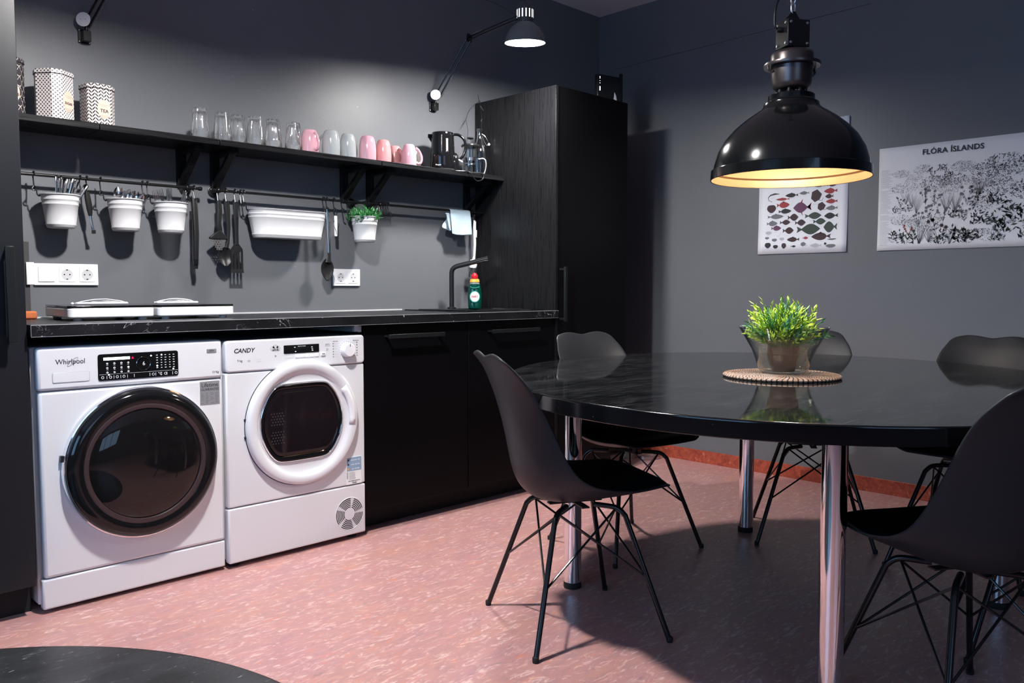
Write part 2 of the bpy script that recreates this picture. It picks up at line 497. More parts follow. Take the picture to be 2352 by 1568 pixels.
class MB:
    def __init__(self):
        self.bm = bmesh.new()
        self.mi = 0
        self.mats = []

    def use(self, m):
        if m not in self.mats:
            self.mats.append(m)
        self.mi = self.mats.index(m)
        return self

    def _face(self, vs):
        try:
            f = self.bm.faces.new(vs)
            f.material_index = self.mi
            return f
        except ValueError:
            return None

    def box(self, x0, y0, z0, x1, y1, z1, M=None):
        P = [(x0, y0, z0), (x1, y0, z0), (x1, y1, z0), (x0, y1, z0), (x0, y0, z1), (x1, y0, z1), (x1, y1, z1), (x0, y1, z1)]
        v = [self.bm.verts.new(M @ Vector(p) if M else p) for p in P]
        for f in ((0, 3, 2, 1), (4, 5, 6, 7), (0, 1, 5, 4), (1, 2, 6, 5), (2, 3, 7, 6), (3, 0, 4, 7)):
            self._face([v[i] for i in f])
        return self

    def grid(self, rows, close_u=False, close_v=False):
        """rows: list of lists of points"""
        V = [[self.bm.verts.new(p) for p in r] for r in rows]
        nu, nv = len(V), len(V[0])
        for i in range(nu if close_u else nu - 1):
            for j in range(nv if close_v else nv - 1):
                a, b = V[i][j], V[i][(j + 1) % nv]
                c, d = V[(i + 1) % nu][(j + 1) % nv], V[(i + 1) % nu][j]
                self._face([a, b, c, d])
        return V

    def poly(self, pts):
        return self._face([self.bm.verts.new(p) for p in pts])

    def prism(self, pts, dirv):
        """closed outline extruded along dirv"""
        dv = Vector(dirv)
        a = [self.bm.verts.new(p) for p in pts]
        b = [self.bm.verts.new(Vector(p) + dv) for p in pts]
        self._face(list(reversed(a)))
        self._face(b)
        n = len(a)
        for i in range(n):
            self._face([a[i], a[(i + 1) % n], b[(i + 1) % n], b[i]])
        return self

    def lathe(self, prof, n=32, M=None, sx=1.0, sy=1.0, closed=False):
        """prof [(r,z)] ; r==0 makes a pole"""
        rings = []
        for r, z in prof:
            if r <= 1e-7:
                p = Vector((0, 0, z))
                rings.append([self.bm.verts.new(M @ p if M else p)])
            else:
                ring = []
                for k in range(n):
                    a = 2 * pi * k / n
                    p = Vector((r * cos(a) * sx, r * sin(a) * sy, z))
                    ring.append(self.bm.verts.new(M @ p if M else p))
                rings.append(ring)
        m = len(rings)
        for i in range(m if closed else m - 1):
            A, B = rings[i], rings[(i + 1) % m]
            for k in range(n):
                k2 = (k + 1) % n
                if len(A) == 1 and len(B) == 1:
                    continue
                if len(A) == 1:
                    self._face([A[0], B[k2], B[k]])
                elif len(B) == 1:
                    self._face([A[k], A[k2], B[0]])
                else:
                    self._face([A[k], A[k2], B[k2], B[k]])
        return self

    def cyl(self, p0, p1, r0, r1=None, n=16):
        return self.tube([p0, p1], [r0, r0 if r1 is None else r1], n)

    def tube(self, pts, rad, n=10, cap=True, closed=False, flat=1.0, up=None):
        pts = [Vector(p) for p in pts]
        if not isinstance(rad, (list, tuple)):
            rad = [rad] * len(pts)
        m = len(pts)
        tang = []
        for i in range(m):
            if closed:
                t = pts[(i + 1) % m] - pts[i - 1]
            elif i == 0:
                t = pts[1] - pts[0]
            elif i == m - 1:
                t = pts[-1] - pts[-2]
            else:
                t = (pts[i + 1] - pts[i]).normalized() + (pts[i] - pts[i - 1]).normalized()
            tang.append(t.normalized() if t.length > 1e-9 else Vector((0, 0, 1)))
        u = Vector(up) if up else (Vector((0, 0, 1)) if abs(tang[0].z) < 0.9 else Vector((1, 0, 0)))
        nrm = (u - tang[0] * u.dot(tang[0])).normalized()
        rings = []
        for i in range(m):
            nrm = (nrm - tang[i] * nrm.dot(tang[i]))
            nrm = nrm.normalized() if nrm.length > 1e-6 else tang[i].orthogonal().normalized()
            bn = tang[i].cross(nrm)
            ring = []
            for k in range(n):
                a = 2 * pi * k / n
                ring.append(self.bm.verts.new(pts[i] + nrm * (rad[i] * flat * cos(a)) + bn * (rad[i] * sin(a))))
            rings.append(ring)
        for i in range(m if closed else m - 1):
            A, B = rings[i], rings[(i + 1) % m]
            for k in range(n):
                self._face([A[k], A[(k + 1) % n], B[(k + 1) % n], B[k]])
        if cap and not closed:
            self._face(list(reversed(rings[0])))
            self._face(rings[-1])
        return self

    def build(self, name, material=None, parent=None, bevel=0.0, seg=2, smooth=True, angle=40, subsurf=0, solidify=0.0, loc=None, rot=None):
        bmesh.ops.recalc_face_normals(self.bm, faces=self.bm.faces)
        me = bpy.data.meshes.new(name)
        self.bm.to_mesh(me)
        self.bm.free()
        if material is not None and not self.mats:
            me.materials.append(material)
        for m in self.mats:
            me.materials.append(m)
        if smooth:
            me.shade_smooth()
            me.set_sharp_from_angle(angle=R(angle))
        o = bpy.data.objects.new(name, me)
        if loc:
            o.location = loc
        if rot:
            o.rotation_euler = rot
        link(o)
        if parent:
            o.parent = parent
        if solidify:
            md = o.modifiers.new('s', 'SOLIDIFY')
            md.thickness = solidify
            md.offset = 0
        if bevel:
            md = o.modifiers.new('b', 'BEVEL')
            md.width = bevel
            md.segments = seg
            md.limit_method = 'ANGLE'
            md.angle_limit = R(40)
            md.harden_normals = False
        if subsurf:
            md = o.modifiers.new('u', 'SUBSURF')
            md.levels = md.render_levels = subsurf
        return o


def box_obj(name, b, m, parent=None, bevel=0.002, **kw):
    return MB().box(*b).build(name, m, parent, bevel=bevel, **kw)


def text_obj(name, body, size, m, parent, loc, rot, extrude=0.0003, align='CENTER', sx=1.0, shear=0.0, space=1.0, bold=0.0):
    c = bpy.data.curves.new(name, 'FONT')
    c.body = body
    c.size = size
    c.align_x = align
    c.align_y = 'CENTER'
    c.extrude = extrude
    c.shear = shear
    c.space_character = space
    c.offset = bold
    c.resolution_u = 3
    t = bpy.data.objects.new('tmp', c)
    link(t)
    bpy.context.view_layer.update()
    me = bpy.data.meshes.new_from_object(t.evaluated_get(bpy.context.evaluated_depsgraph_get()))
    me.name = name
    bpy.data.objects.remove(t, do_unlink=True)
    if sx != 1.0:
        for v in me.vertices:
            v.co.x *= sx
    me.materials.clear()
    me.materials.append(m)
    o = bpy.data.objects.new(name, me)
    o.location = loc
    o.rotation_euler = rot
    link(o)
    if parent:
        o.parent = parent
    return o


def children_of(o):
    return [c for c in bpy.data.objects if c.parent == o]


def copy_tree(o, parent=None):
    kids = children_of(o)
    c = o.copy()
    COL.objects.link(c)
    c.parent = parent
    for k in kids:
        copy_tree(k, c)
    return c


FRONT = (R(90), 0, 0)          # writing on faces that look toward -y
LEFTW = (R(90), 0, R(-90))     # writing on faces that look toward -x


def round_rect(x0, z0, x1, z1, r, n=5):
    pts = []
    for cx, cz, a0 in ((x1 - r, z1 - r, 0), (x0 + r, z1 - r, 90), (x0 + r, z0 + r, 180), (x1 - r, z0 + r, 270)):
        for k in range(n + 1):
            a = R(a0 + 90 * k / n)
            pts.append((cx + r * cos(a), cz + r * sin(a)))
    return pts


def bezier(p0, p1, p2, p3, n=12):
    p0, p1, p2, p3 = map(Vector, (p0, p1, p2, p3))
    out = []
    for i in range(n + 1):
        t = i / n
        out.append(p0 * (1 - t) ** 3 + p1 * 3 * t * (1 - t) ** 2 + p2 * 3 * t * t * (1 - t) + p3 * t ** 3)
    return out


def smooth_path(pts, n=6):
    """Catmull-Rom through points"""
    P = [Vector(p) for p in pts]
    P = [P[0] * 2 - P[1]] + P + [P[-1] * 2 - P[-2]]
    out = []
    for i in range(1, len(P) - 2):
        a, b, c, d = P[i - 1], P[i], P[i + 1], P[i + 2]
        for k in range(n):
            t = k / n
            out.append(0.5 * ((2 * b) + (c - a) * t + (2 * a - 5 * b + 4 * c - d) * t * t + (3 * b - a - 3 * c + d) * t ** 3))
    out.append(P[-2])
    return out


# ================================================================== THE ROOM
YK, XR, ZC = 3.424, 4.182, 2.733      # kitchen wall, right wall, ceiling
XL, YF = -2.2, -2.5                   # left wall, wall behind the camera


def struct(name, mb_or_box, m, bevel=0.0):
    o = (MB().box(*mb_or_box) if isinstance(mb_or_box, tuple) else mb_or_box).build(name, m, bevel=bevel)
    return tag(o, kind='structure')


struct('floor', (XL - 0.1, YF - 0.1, -0.06, XR + 0.1, YK + 0.1, 0.0), FLOOR)
struct('ceiling', (XL - 0.1, YF - 0.1, ZC, XR + 0.1, YK + 0.1, ZC + 0.08), CEIL)
struct('wall_back', (XL, YK, 0, XR, YK + 0.1, ZC), WALL)
struct('wall_right', (XR, YF, 0, XR + 0.1, YK + 0.1, ZC), WALL)


def wall_with_window(name, axis, pos, a0, a1, wa0, wa1, wz0, wz1):
    mb = MB()

    def seg(p0, p1, z0, z1):
        if axis == 'x':
            mb.box(pos - 0.1, p0, z0, pos, p1, z1)
        else:
            mb.box(p0, pos - 0.1, z0, p1, pos, z1)
    seg(a0, wa0, 0, ZC)
    seg(wa1, a1, 0, ZC)
    seg(wa0, wa1, 0, wz0)
    seg(wa0, wa1, wz1, ZC)
    return struct(name, mb, WALL)


wall_with_window('wall_left', 'x', XL, YF, YK + 0.1, 0.15, 2.25, 0.9, 2.35)
wall_with_window('wall_front', 'y', YF, XL, XR, -1.3, 0.9, 1.0, 2.5)


def window_frame(name, axis, pos, a0, a1, z0, z1, mull):
    mb = MB()
    t, d = 0.05, 0.05

    def bar(p0, p1, q0, q1):
        if axis == 'x':
            mb.box(pos - 0.08, p0, q0, pos - 0.08 + d, p1, q1)
        else:
            mb.box(p0, pos - 0.08, q0, p1, pos - 0.08 + d, q1)
    bar(a0, a1, z0, z0 + t)
    bar(a0, a1, z1 - t, z1)
    bar(a0, a0 + t, z0 + t, z1 - t)
    bar(a1 - t, a1, z0 + t, z1 - t)
    for f in mull:
        c = a0 + (a1 - a0) * f
        bar(c - t / 2, c + t / 2, z0 + t, z1 - t)
    return struct(name, mb, WHITE_PLASTIC, 0.003)


window_frame('window_1', 'x', XL, 0.15, 2.25, 0.9, 2.35, (0.5,))
window_frame('window_2', 'y', YF, -1.3, 0.9, 1.0, 2.5, (0.33, 0.67))

struct('baseboard_right', (XR - 0.006, YF, 0.0, XR, YK, 0.073), SKIRT, 0.001)
# thin seam line high on the right wall
struct('trim_1', MB().tube([(XR - 0.001, 3.30, 2.385), (XR - 0.001, 1.71, 2.412)], 0.0008, 6), BLACK_MATT)
# pale sealant strip where the worktop meets the wall
struct('trim_2', (0.74, YK - 0.006, 0.909, 2.60, YK, 0.915), BRIGHT_LINE)

# ================================================================== FITTED KITCHEN
YD = 2.826         # door plane


def bar_handle(name, p0, p1, parent, along='x'):
    """flat bar handle standing 30 mm off the door on two posts; local to parent, faces -y"""
    (x0, z0), (x1, z1) = p0, p1
    mb = MB()
    mb.box(x0, -0.045, z0, x1, -0.034, z1)
    if along == 'x':
        zc = (z0 + z1) / 2
        for x in (x0 + 0.012, x1 - 0.012):
            mb.box(x - 0.005, -0.036, zc - 0.004, x + 0.005, 0.001, zc + 0.004)
    else:
        xc = (x0 + x1) / 2
        for z in (z0 + 0.012, z1 - 0.012):
            mb.box(xc - 0.004, -0.036, z - 0.005, xc + 0.004, 0.001, z + 0.005)
    return mb.build(name, HANDLE, parent, bevel=0.0012)


def base_cabinet(x0, x1, hx0, hx1, label, plate=False):
    t = empty('base_cabinet', (x0, YD, 0), 0, label, 'cabinet')
    W = x1 - x0
    mb = MB()
    mb.box(0, 0.02, 0.10, 0.018, 0.57, 0.871)
    mb.box(W - 0.018, 0.02, 0.10, W, 0.57, 0.871)
    mb.box(0.018, 0.02, 0.10, W - 0.018, 0.57, 0.118)
    mb.box(0.018, 0.552, 0.118, W - 0.018, 0.57, 0.871)
    mb.build('body', BLACK_MATT, t)
    d = box_obj('door', (0.002, 0, 0.10, W - 0.002, 0.018, 0.868), BLACK_FRONT, t, 0.0015)
    bar_handle('handle', (hx0 - x0, 0.812), (hx1 - x0, 0.829), d)
    box_obj('plinth', (0, 0.10, 0, W, 0.116, 0.099), VOID, t, 0.001)
    return t


base_cabinet(1.953, 2.522, 2.05, 2.35, 'black base cabinet with bar handle, next to the tumble dryer')
base_cabinet(2.523, 3.110, 2.64, 2.957, 'black base cabinet with bar handle, under the sink beside the tall cabinet')

# drawer runner bracket in the gap above the dryer
rb = MB()
rb.box(1.935, 2.84, 0.842, 1.951, 3.30, 0.868)
rb.box(1.915, 2.835, 0.846, 1.9345, 2.85, 0.871)
for q in ((1.92, 0.85), (1.928, 0.866), (1.92, 0.866), (1.928, 0.852)):
    rb.cyl((q[0], 2.836, q[1]), (q[0], 2.833, q[1]), 0.0018, n=8)
tag(rb.build('mounting_bracket', GREY_PLASTIC, bevel=0.001),
    'pale metal runner bracket in the gap between dryer and worktop', 'bracket')

wk = empty('worktop', (0.732, 2.80, 0.872), 0, 'long black marbled kitchen worktop running over the washing machines', 'worktop')
box_obj('slab', (0, 0, 0, 2.379, 0.6235, 0.037), WORK, wk, 0.0015)
MB().box(0.0, -0.0006, 0.0, 2.379, 0.0, 0.0010).box(0.0, -0.0006, 0.0355, 2.379, 0.0006, 0.0374).box(0.0, -0.0006, 0.0, 0.0009, 0.0, 0.037).build('edge_strip', EDGE, wk)

# tall cabinet at the right end
tc = empty('tall_cabinet', (3.112, YD, 0), 0, 'tall black woodgrain cabinet right of the sink', 'cabinet')
box_obj('side_panel', (0, -0.004, 0.0, 0.018, 0.596, 2.03), WOOD, tc, 0.001)
box_obj('body', (0.019, 0.02, 0.10, 0.588, 0.596, 2.028), BLACK_MATT, tc, 0.001)
dd = box_obj('door', (0.021, 0, 0.10, 0.588, 0.018, 2.03), BLACK_FRONT, tc, 0.0015)
bar_handle('handle', (0.028, 0.853), (0.045, 1.129), dd, 'z')
box_obj('plinth', (0.019, 0.10, 0, 0.588, 0.116, 0.099), VOID, tc, 0.001)

# tall cabinet at the left edge
tl = empty('tall_cabinet', (0.125, YD, 0), 0, 'tall black cabinet with long vertical handle left of the washing machine', 'cabinet')
box_obj('body', (0.0, 0.02, 0.10, 0.604, 0.596, 2.12), BLACK_MATT, tl, 0.001)
dd = box_obj('door', (0.002, 0, 0.10, 0.603, 0.018, 2.12), LEFT_FRONT, tl, 0.0015)
bar_handle('handle', (0.543, 0.860), (0.567, 1.144), dd, 'z')
box_obj('plinth', (0, 0.07, 0, 0.604, 0.086, 0.099), VOID, tl, 0.001)


# ================================================================== WASHING MACHINE
def appliance_body(t, W, H, z0, depth, plinth_z, panel_z, mat_=WHITE_ENAMEL):
    pass


def ring_pts(cx, cz, r, y, n=64, sx=1.0):
    return [(cx + r * sx * cos(2 * pi * k / n), y, cz + r * sin(2 * pi * k / n)) for k in range(n)]


RX = Matrix.Rotation(R(90), 4, 'X')       # turns a lathe's +z axis toward -y


def front_lathe(cx, cz, y=0.0):
    return Matrix.Translation((cx, y, cz)) @ RX


wm = empty('washing_machine', (0.740, YD, 0), 0, 'white front-loading washing machine with a large black round door', 'washing machine')
WMW = 0.606
box_obj('cabinet', (0.0, 0.030, 0.025, WMW, 0.575, 0.838), WHITE_ENAMEL, wm, 0.006)
box_obj('front_panel', (0.012, 0.0, 0.112, WMW - 0.002, 0.034, 0.700), WHITE_ENAMEL, wm, 0.010, seg=3)
box_obj('kick_panel', (0.006, 0.002, 0.014, WMW - 0.002, 0.034, 0.110), WHITE_ENAMEL, wm, 0.006)
box_obj('control_fascia', (0.010, -0.004, 0.702, WMW - 0.001, 0.034, 0.838), WHITE_ENAMEL, wm, 0.010, seg=3)
dr = MB().prism([(p[0], 0.0, p[1]) for p in round_rect(0.053, 0.727, 0.160, 0.757, 0.004)], (0, -0.0055, 0)).build('detergent_drawer', WHITE_ENAMEL, wm, bevel=0.001)
dr2 = MB().tube([(p[0], -0.0052, p[1]) for p in round_rect(0.0525, 0.7265, 0.1605, 0.7575, 0.004)], 0.0006, 6, closed=True).build('drawer_gap', GREY_PLASTIC, wm)
# control display
dp = MB().prism([(p[0], -0.003, p[1]) for p in round_rect(0.186, 0.722, 0.446, 0.808, 0.008)], (0, -0.0035, 0)).build('control_display', BLACK_GLOSS, wm, bevel=0.001)
Yp = -0.0072
MB().box(0.203, Yp - 0.0006, 0.788, 0.285, Yp + 0.0005, 0.7965).build('display_window', LED_WHITE, dp)
MB().prism([(0.290, Yp, 0.789), (0.298, Yp, 0.789), (0.294, Yp, 0.796)], (0, -0.0006, 0)).build('warning_light', LED_RED, dp)
MB().lathe([(0.0215, 0), (0.0235, 0.0), (0.0245, 0.002), (0.0235, 0.004), (0.0215, 0.004), (0.0205, 0.002)], 40,
           front_lathe(0.330, 0.770, Yp + 0.002), closed=True).build('dial_ring', CHROME, dp)
text_obj('dial_number', '6', 0.018, LABEL_WHITE, dp, (0.330, Yp, 0.770), FRONT)
text_obj('temperature_symbol', '°C', 0.013, LABEL_WHITE, dp, (0.383, Yp, 0.7325), FRONT)
ic = MB().use(LABEL_WHITE)
for i in range(4):
    for j in range(3):
        cx, cz = 0.214 + i * 0.022, 0.777 - j * 0.0145
        rr = 0.0035
        ic.lathe([(rr * 0.45, 0), (rr, 0), (rr, 0.0004), (rr * 0.45, 0.0004)], 5 + (i + j) % 3, front_lathe(cx, cz, Yp), closed=True)
        ic.box(cx - 0.003, Yp - 0.0004, cz - 0.0064, cx + 0.003, Yp, cz - 0.0056)
for i in range(5):
    for j in range(6):
        cx, cz = 0.374 + i * 0.014, 0.796 - j * 0.0085
        ic.box(cx - 0.003 + 0.001 * (i % 2), Yp - 0.0004, cz - 0.0012, cx + 0.002 + 0.001 * (j % 2), Yp, cz + 0.001)
for i in range(5):
    cx = 0.212 + i * 0.0215
    ic.box(cx - 0.0006, Yp - 0.0004, 0.727, cx + 0.0006, Yp, 0.7375)
    cx = 0.349 + i * 0.019
    ic.box(cx - 0.0006, Yp - 0.0004, 0.727, cx + 0.0006, Yp, 0.7375)
for cx in (0.199, 0.223, 0.244, 0.265, 0.360, 0.401, 0.437):
    ic.lathe([(0.0032, 0), (0.0044, 0), (0.0044, 0.0004), (0.0032, 0.0004)], 18, front_lathe(cx, 0.7325, Yp), closed=True)
ic.box(0.189, Yp - 0.0004, 0.7418, 0.443, Yp, 0.7424)
ic.build('panel_symbols', None, dp)
for cx, cz in ((0.218, 0.7405), (0.280, 0.7625), (0.354, 0.795), (0.389, 0.7965), (0.374, 0.760), (0.428, 0.7465)):
    MB().lathe([(0.0, 0.0006), (0.0024, 0.0006), (0.0024, 0)], 12, front_lathe(cx, cz, Yp)).build('indicator_light', LED_WHITE, dp)
text_obj('brand_lettering', 'Whirlpool', 0.0225, INK, wm, (0.106, -0.0045, 0.790), FRONT, sx=0.92)
MB().tube([(0.112 + 0.020 * cos(a) * cos(0.7) - 0.005 * sin(a) * sin(0.7), -0.0046, 0.789 + 0.020 * cos(a) * sin(0.7) + 0.005 * sin(a) * cos(0.7)) for a in [2 * pi * k / 36 for k in range(36)]],
          0.0004, 5, closed=True).build('brand_swoosh', INK, wm)
text_obj('capacity_mark', '12 Kg', 0.0105, DARK_GREY, wm, (0.578, -0.0045, 0.724), FRONT)
box_obj('badge', (0.548, -0.006, 0.794, 0.583, -0.0035, 0.807), LABEL_SILVER, wm, 0.0006)
text_obj('badge_lettering', 'ZEN', 0.009, INK, wm, (0.5655, -0.0063, 0.8005), FRONT)
gs = box_obj('guarantee_sticker', (0.522, -0.0012, 0.610, 0.594, 0.0004, 0.693), LABEL_SILVER, wm, 0.0003)
text_obj('sticker_title', 'Lifetime', 0.0205, INK, gs, (0.558, -0.0014, 0.679), FRONT, sx=0.93)
text_obj('sticker_subtitle', 'GUARANTEE', 0.0128, INK, gs, (0.558, -0.0014, 0.6635), FRONT, sx=0.90)
sm = MB().use(DARK_GREY)
for r_ in range(8):
    for c_ in range(4):
        if random.random() < 0.85:
            x = 0.526 + c_ * 0.017
            sm.box(x, -0.0015, 0.650 - r_ * 0.005, x + random.uniform(0.006, 0.014), -0.001, 0.6508 - r_ * 0.005)
sm.build('sticker_small_print', None, gs)
# door
cx, cz = 0.3215, 0.441
door = MB().lathe([(0.1930, 0.030), (0.2000, 0.042), (0.215, 0.047), (0.231, 0.044), (0.243, 0.034), (0.2475, 0.018), (0.2475, 0.0)], 96,
                  front_lathe(cx, cz, 0.0)).build('door', BLACK_GLOSS, wm)
MB().lathe([(0.2475, 0.0), (0.2535, 0.0), (0.2540, 0.010), (0.2505, 0.019), (0.2470, 0.020), (0.2470, 0.010)], 96, front_lathe(cx, cz, 0.0), closed=True).build('chrome_trim', CHROME, door)
MB().lathe([(0.1935, 0.030), (0.185, 0.036), (0.165, 0.046), (0.13, 0.056), (0.08, 0.063), (0.0, 0.065)], 96, front_lathe(cx, cz, 0.0)).build('door_glass', DOOR_GLASS, door)
MB().lathe([(0.182, 0.0375), (0.185, 0.0415), (0.194, 0.0435), (0.199, 0.0415)], 96, front_lathe(cx, cz, 0.0)).build('glass_rim', mat('plum_plastic', (0.045, 0.028, 0.03), 0.3), door)
MB().box(cx - 0.2555, -0.012, cz + 0.035, cx - 0.2480, 0.0, cz + 0.055).build('hinge', BLACK_PLASTIC, door)
for x in (0.04, 0.56):
    for y in (0.06, 0.53):
        MB().cyl((x, y, 0), (x, y, 0.026), 0.018, n=16).build('foot', RUBBER, wm)

# ================================================================== TUMBLE DRYER
dm = empty('tumble_dryer', (1.350, 2.812, 0), 0, 'white tumble dryer with a white ring door and round vent grille', 'tumble dryer')
DW = 0.594
box_obj('cabinet', (0.0, 0.030, 0.028, DW, 0.590, 0.830), WHITE_ENAMEL, dm, 0.008)
box_obj('kick_panel', (0.001, 0.0, 0.020, DW - 0.001, 0.034, 0.2225), WHITE_ENAMEL, dm, 0.006)
box_obj('front_panel', (0.001, 0.0, 0.2255, DW - 0.001, 0.034, 0.7160), WHITE_ENAMEL, dm, 0.006)
fp = MB().prism([(p[0], 0.034, p[1]) for p in round_rect(0.001, 0.7180, DW - 0.001, 0.832, 0.014)], (0, -0.038, 0)).build('control_fascia', WHITE_ENAMEL, dm, bevel=0.006, seg=3)
ds = MB().prism([(p[0], -0.003, p[1]) for p in round_rect(0.230, 0.774, 0.382, 0.806, 0.003)], (0, -0.0025, 0)).build('display', BLACK_GLOSS, dm, bevel=0.0005)
Yd = -0.0058
im = MB().use(LABEL_WHITE)
for q in ((0.276, 0.797), (0.279, 0.781), (0.350, 0.795), (0.351, 0.788), (0.352, 0.782)):
    im.box(q[0] - 0.003, Yd - 0.0004, q[1] - 0.0014, q[0] + 0.003, Yd, q[1] + 0.0014)
im.build('display_symbols', None, ds)
text_obj('display_lettering', 'Easy Iron Cotton', 0.0048, LABEL_WHITE, ds, (0.306, Yd, 0.8005), FRONT)
text_obj('brand_lettering', 'CANDY', 0.0225, INK, dm, (0.0705, -0.0045, 0.7945), FRONT, shear=0.25, bold=0.0004)
cl = MB()
for ccx, ccz, rr in ((0.184, 0.797, 0.009), (0.196, 0.801, 0.0115), (0.208, 0.797, 0.009)):
    cl.lathe([(0.0, 0.001), (rr, 0.001), (rr, 0)], 24, front_lathe(ccx, ccz, -0.004))
cl.box(0.184, -0.005, 0.788, 0.208, -0.004, 0.797)
clo = cl.build('cloud_mark', GREY_PLASTIC, dm)
text_obj('cloud_lettering', 'SMART', 0.0085, LABEL_WHITE, clo, (0.196, -0.0053, 0.7945), FRONT)
text_obj('capacity_mark', '9 kg', 0.012, INK_GREY, dm, (0.054, -0.0045, 0.7585), FRONT)
text_obj('smart_touch_mark', 'SMART\nTOUCH', 0.0065, INK_PALE, dm, (0.420, -0.0045, 0.799), FRONT)
ti = MB().use(INK_PALE)
ti.box(0.415, -0.0046, 0.776, 0.424, -0.004, 0.786).box(0.120, -0.0046, 0.752, 0.138, -0.004, 0.7525).box(0.120, -0.0046, 0.760, 0.138, -0.004, 0.7605)
ti.box(0.085, -0.0046, 0.753, 0.095, -0.004, 0.760).box(0.233, -0.0046, 0.757, 0.272, -0.004, 0.7575).box(0.233, -0.0046, 0.769, 0.272, -0.004, 0.7695)
for k, zz in enumerate((0.803, 0.793, 0.782, 0.771, 0.761, 0.751)):
    ti.box(0.450, -0.0046, zz, 0.478 - 0.002 * k, -0.004, zz + 0.0006)
    ti.box(0.534, -0.0046, zz, 0.552, -0.004, zz + 0.0006)
ti.use(INK_GREY)
for k, zz in enumerate((0.803, 0.793, 0.782, 0.771, 0.761, 0.751)):
    ti.lathe([(0, 0.0006), (0.0024, 0.0006), (0.0024, 0)], 7, front_lathe(0.446, zz, -0.004))
    ti.lathe([(0, 0.0006), (0.0028, 0.0006), (0.0028, 0)], 6, front_lathe(0.557, zz, -0.004))
ti.lathe([(0, 0.0006), (0.0045, 0.0006), (0.0045, 0)], 3, front_lathe(0.196, 0.768, -0.004))
for k in range(20):
    a = 2 * pi * k / 20
    ti.lathe([(0, 0.0006), (0.0013, 0.0006), (0.0013, 0)], 8, front_lathe(0.507 + 0.0325 * cos(a), 0.776 + 0.0325 * sin(a), -0.004))
ti.build('fascia_symbols', None, dm)
text_obj('dial_mark_left', 'Smart Touch', 0.0045, INK_GREY, dm, (0.456, -0.0045, 0.812), FRONT)
text_obj('dial_mark_right', 'Super Easy Iron', 0.0045, INK_GREY, dm, (0.552, -0.0045, 0.812), FRONT)
kn = MB().lathe([(0.0295, 0.0), (0.0295, 0.004), (0.0275, 0.016), (0.0265, 0.024), (0.024, 0.027), (0, 0.0275)], 40, front_lathe(0.507, 0.776, -0.004)).build('dial', WHITE_PLASTIC, dm)
MB().box(0.506, -0.0322, 0.789, 0.508, -0.0312, 0.801).build('dial_pointer', INK, kn)
for k in range(5):
    MB().prism([(p[0], -0.003, p[1]) for p in round_rect(0.278 + k * 0.021, 0.7565, 0.294 + k * 0.021, 0.7675, 0.003)], (0, -0.004, 0)).build('button', WHITE_PLASTIC, dm, bevel=0.001)
pb = MB().prism([(p[0], -0.003, p[1]) for p in round_rect(0.389, 0.7585, 0.409, 0.7725, 0.003)], (0, -0.005, 0)).build('button', WHITE_PLASTIC, dm, bevel=0.001)
MB().prism([(0.394, -0.0082, 0.7625), (0.394, -0.0082, 0.7685), (0.399, -0.0082, 0.7655)], (0, -0.0004, 0)).box(0.400, -0.0086, 0.7625, 0.4015, -0.008, 0.7685).box(0.4028, -0.0086, 0.7625, 0.4043, -0.008, 0.7685).build('play_symbol', INK, pb)
# door : white ring, recessed D-shaped window
dcx, dcz, dr_ = 0.3105, 0.508, 0.240
MB().lathe([(dr_ + 0.003, 0.0), (dr_ + 0.003, 0.0012), (dr_ - 0.004, 0.0012)], 80, front_lathe(dcx, dcz, 0)).build('door_gap', DARK_GREY, dm)


def dshape(n, sx, szt, szb, ox=0.0, oz=0.0):
    """rounded drum window: round at the sides, flattened top and bottom"""
    out = []
    for k in range(n):
        a = 2 * pi * k / n
        c, s = cos(a), sin(a)
        lim = szt if s > 0 else szb
        z = sx * s
        q = abs(z) / lim
        if q > 0.86:
            z = (1 if z > 0 else -1) * lim * (0.86 + 0.14 * math.tanh((q - 0.86) / 0.14))
        x = sx * c * (1.0 + 0.10 * max(0, abs(s) - 0.5))
        out.append((ox + x, oz + z))
    return out


n = 96
outer = lambda r, y: [(dcx + r * cos(2 * pi * k / n), y, dcz + r * sin(2 * pi * k / n)) for k in range(n)]


def dring(sx, szt, szb, y):
    return [(dcx - 0.008 + p[0], y, dcz + 0.004 + p[1]) for p in dshape(n, sx, szt, szb)]


md = MB()
md.grid([outer(0.240, 0.0), outer(0.2395, -0.014), outer(0.2350, -0.021), outer(0.226, -0.0245), outer(0.210, -0.0235), outer(0.200, -0.019), outer(0.193, -0.011),
         dring(0.186, 0.158, 0.158, -0.008), dring(0.181, 0.152, 0.152, -0.010), dring(0.179, 0.150, 0.150, -0.007)], close_v=True)
ddoor = md.build('door', WHITE_ENAMEL, dm, angle=60)
mg = MB()
mg.grid([dring(0.179, 0.150, 0.150, -0.007), dring(0.178, 0.149, 0.149, -0.014), dring(0.175, 0.146, 0.146, -0.0155), dring(0.173, 0.144, 0.144, -0.012)], close_v=True)
mg.build('window_bezel', CHROME, ddoor, angle=60)
mg = MB()
mg.grid([dring(0.173, 0.144, 0.144, -0.012), dring(0.170, 0.141, 0.141, -0.013), dring(0.160, 0.128, 0.126, -0.006), dring(0.158, 0.126, 0.124, -0.010)], close_v=True)
mg.build('window_gasket', BLACK_GLOSS, ddoor, angle=60)
mg = MB()
V = mg.grid([dring(0.158, 0.126, 0.124, -0.010), dring(0.150, 0.118, 0.116, -0.012), dring(0.14, 0.11, 0.108, -0.013)], close_v=True)
mg._face(V[-1])
mg.build('door_glass', mat('drum_window_glass', (0.010, 0.007, 0.009), 0.06, spec=0.5), ddoor, angle=60)
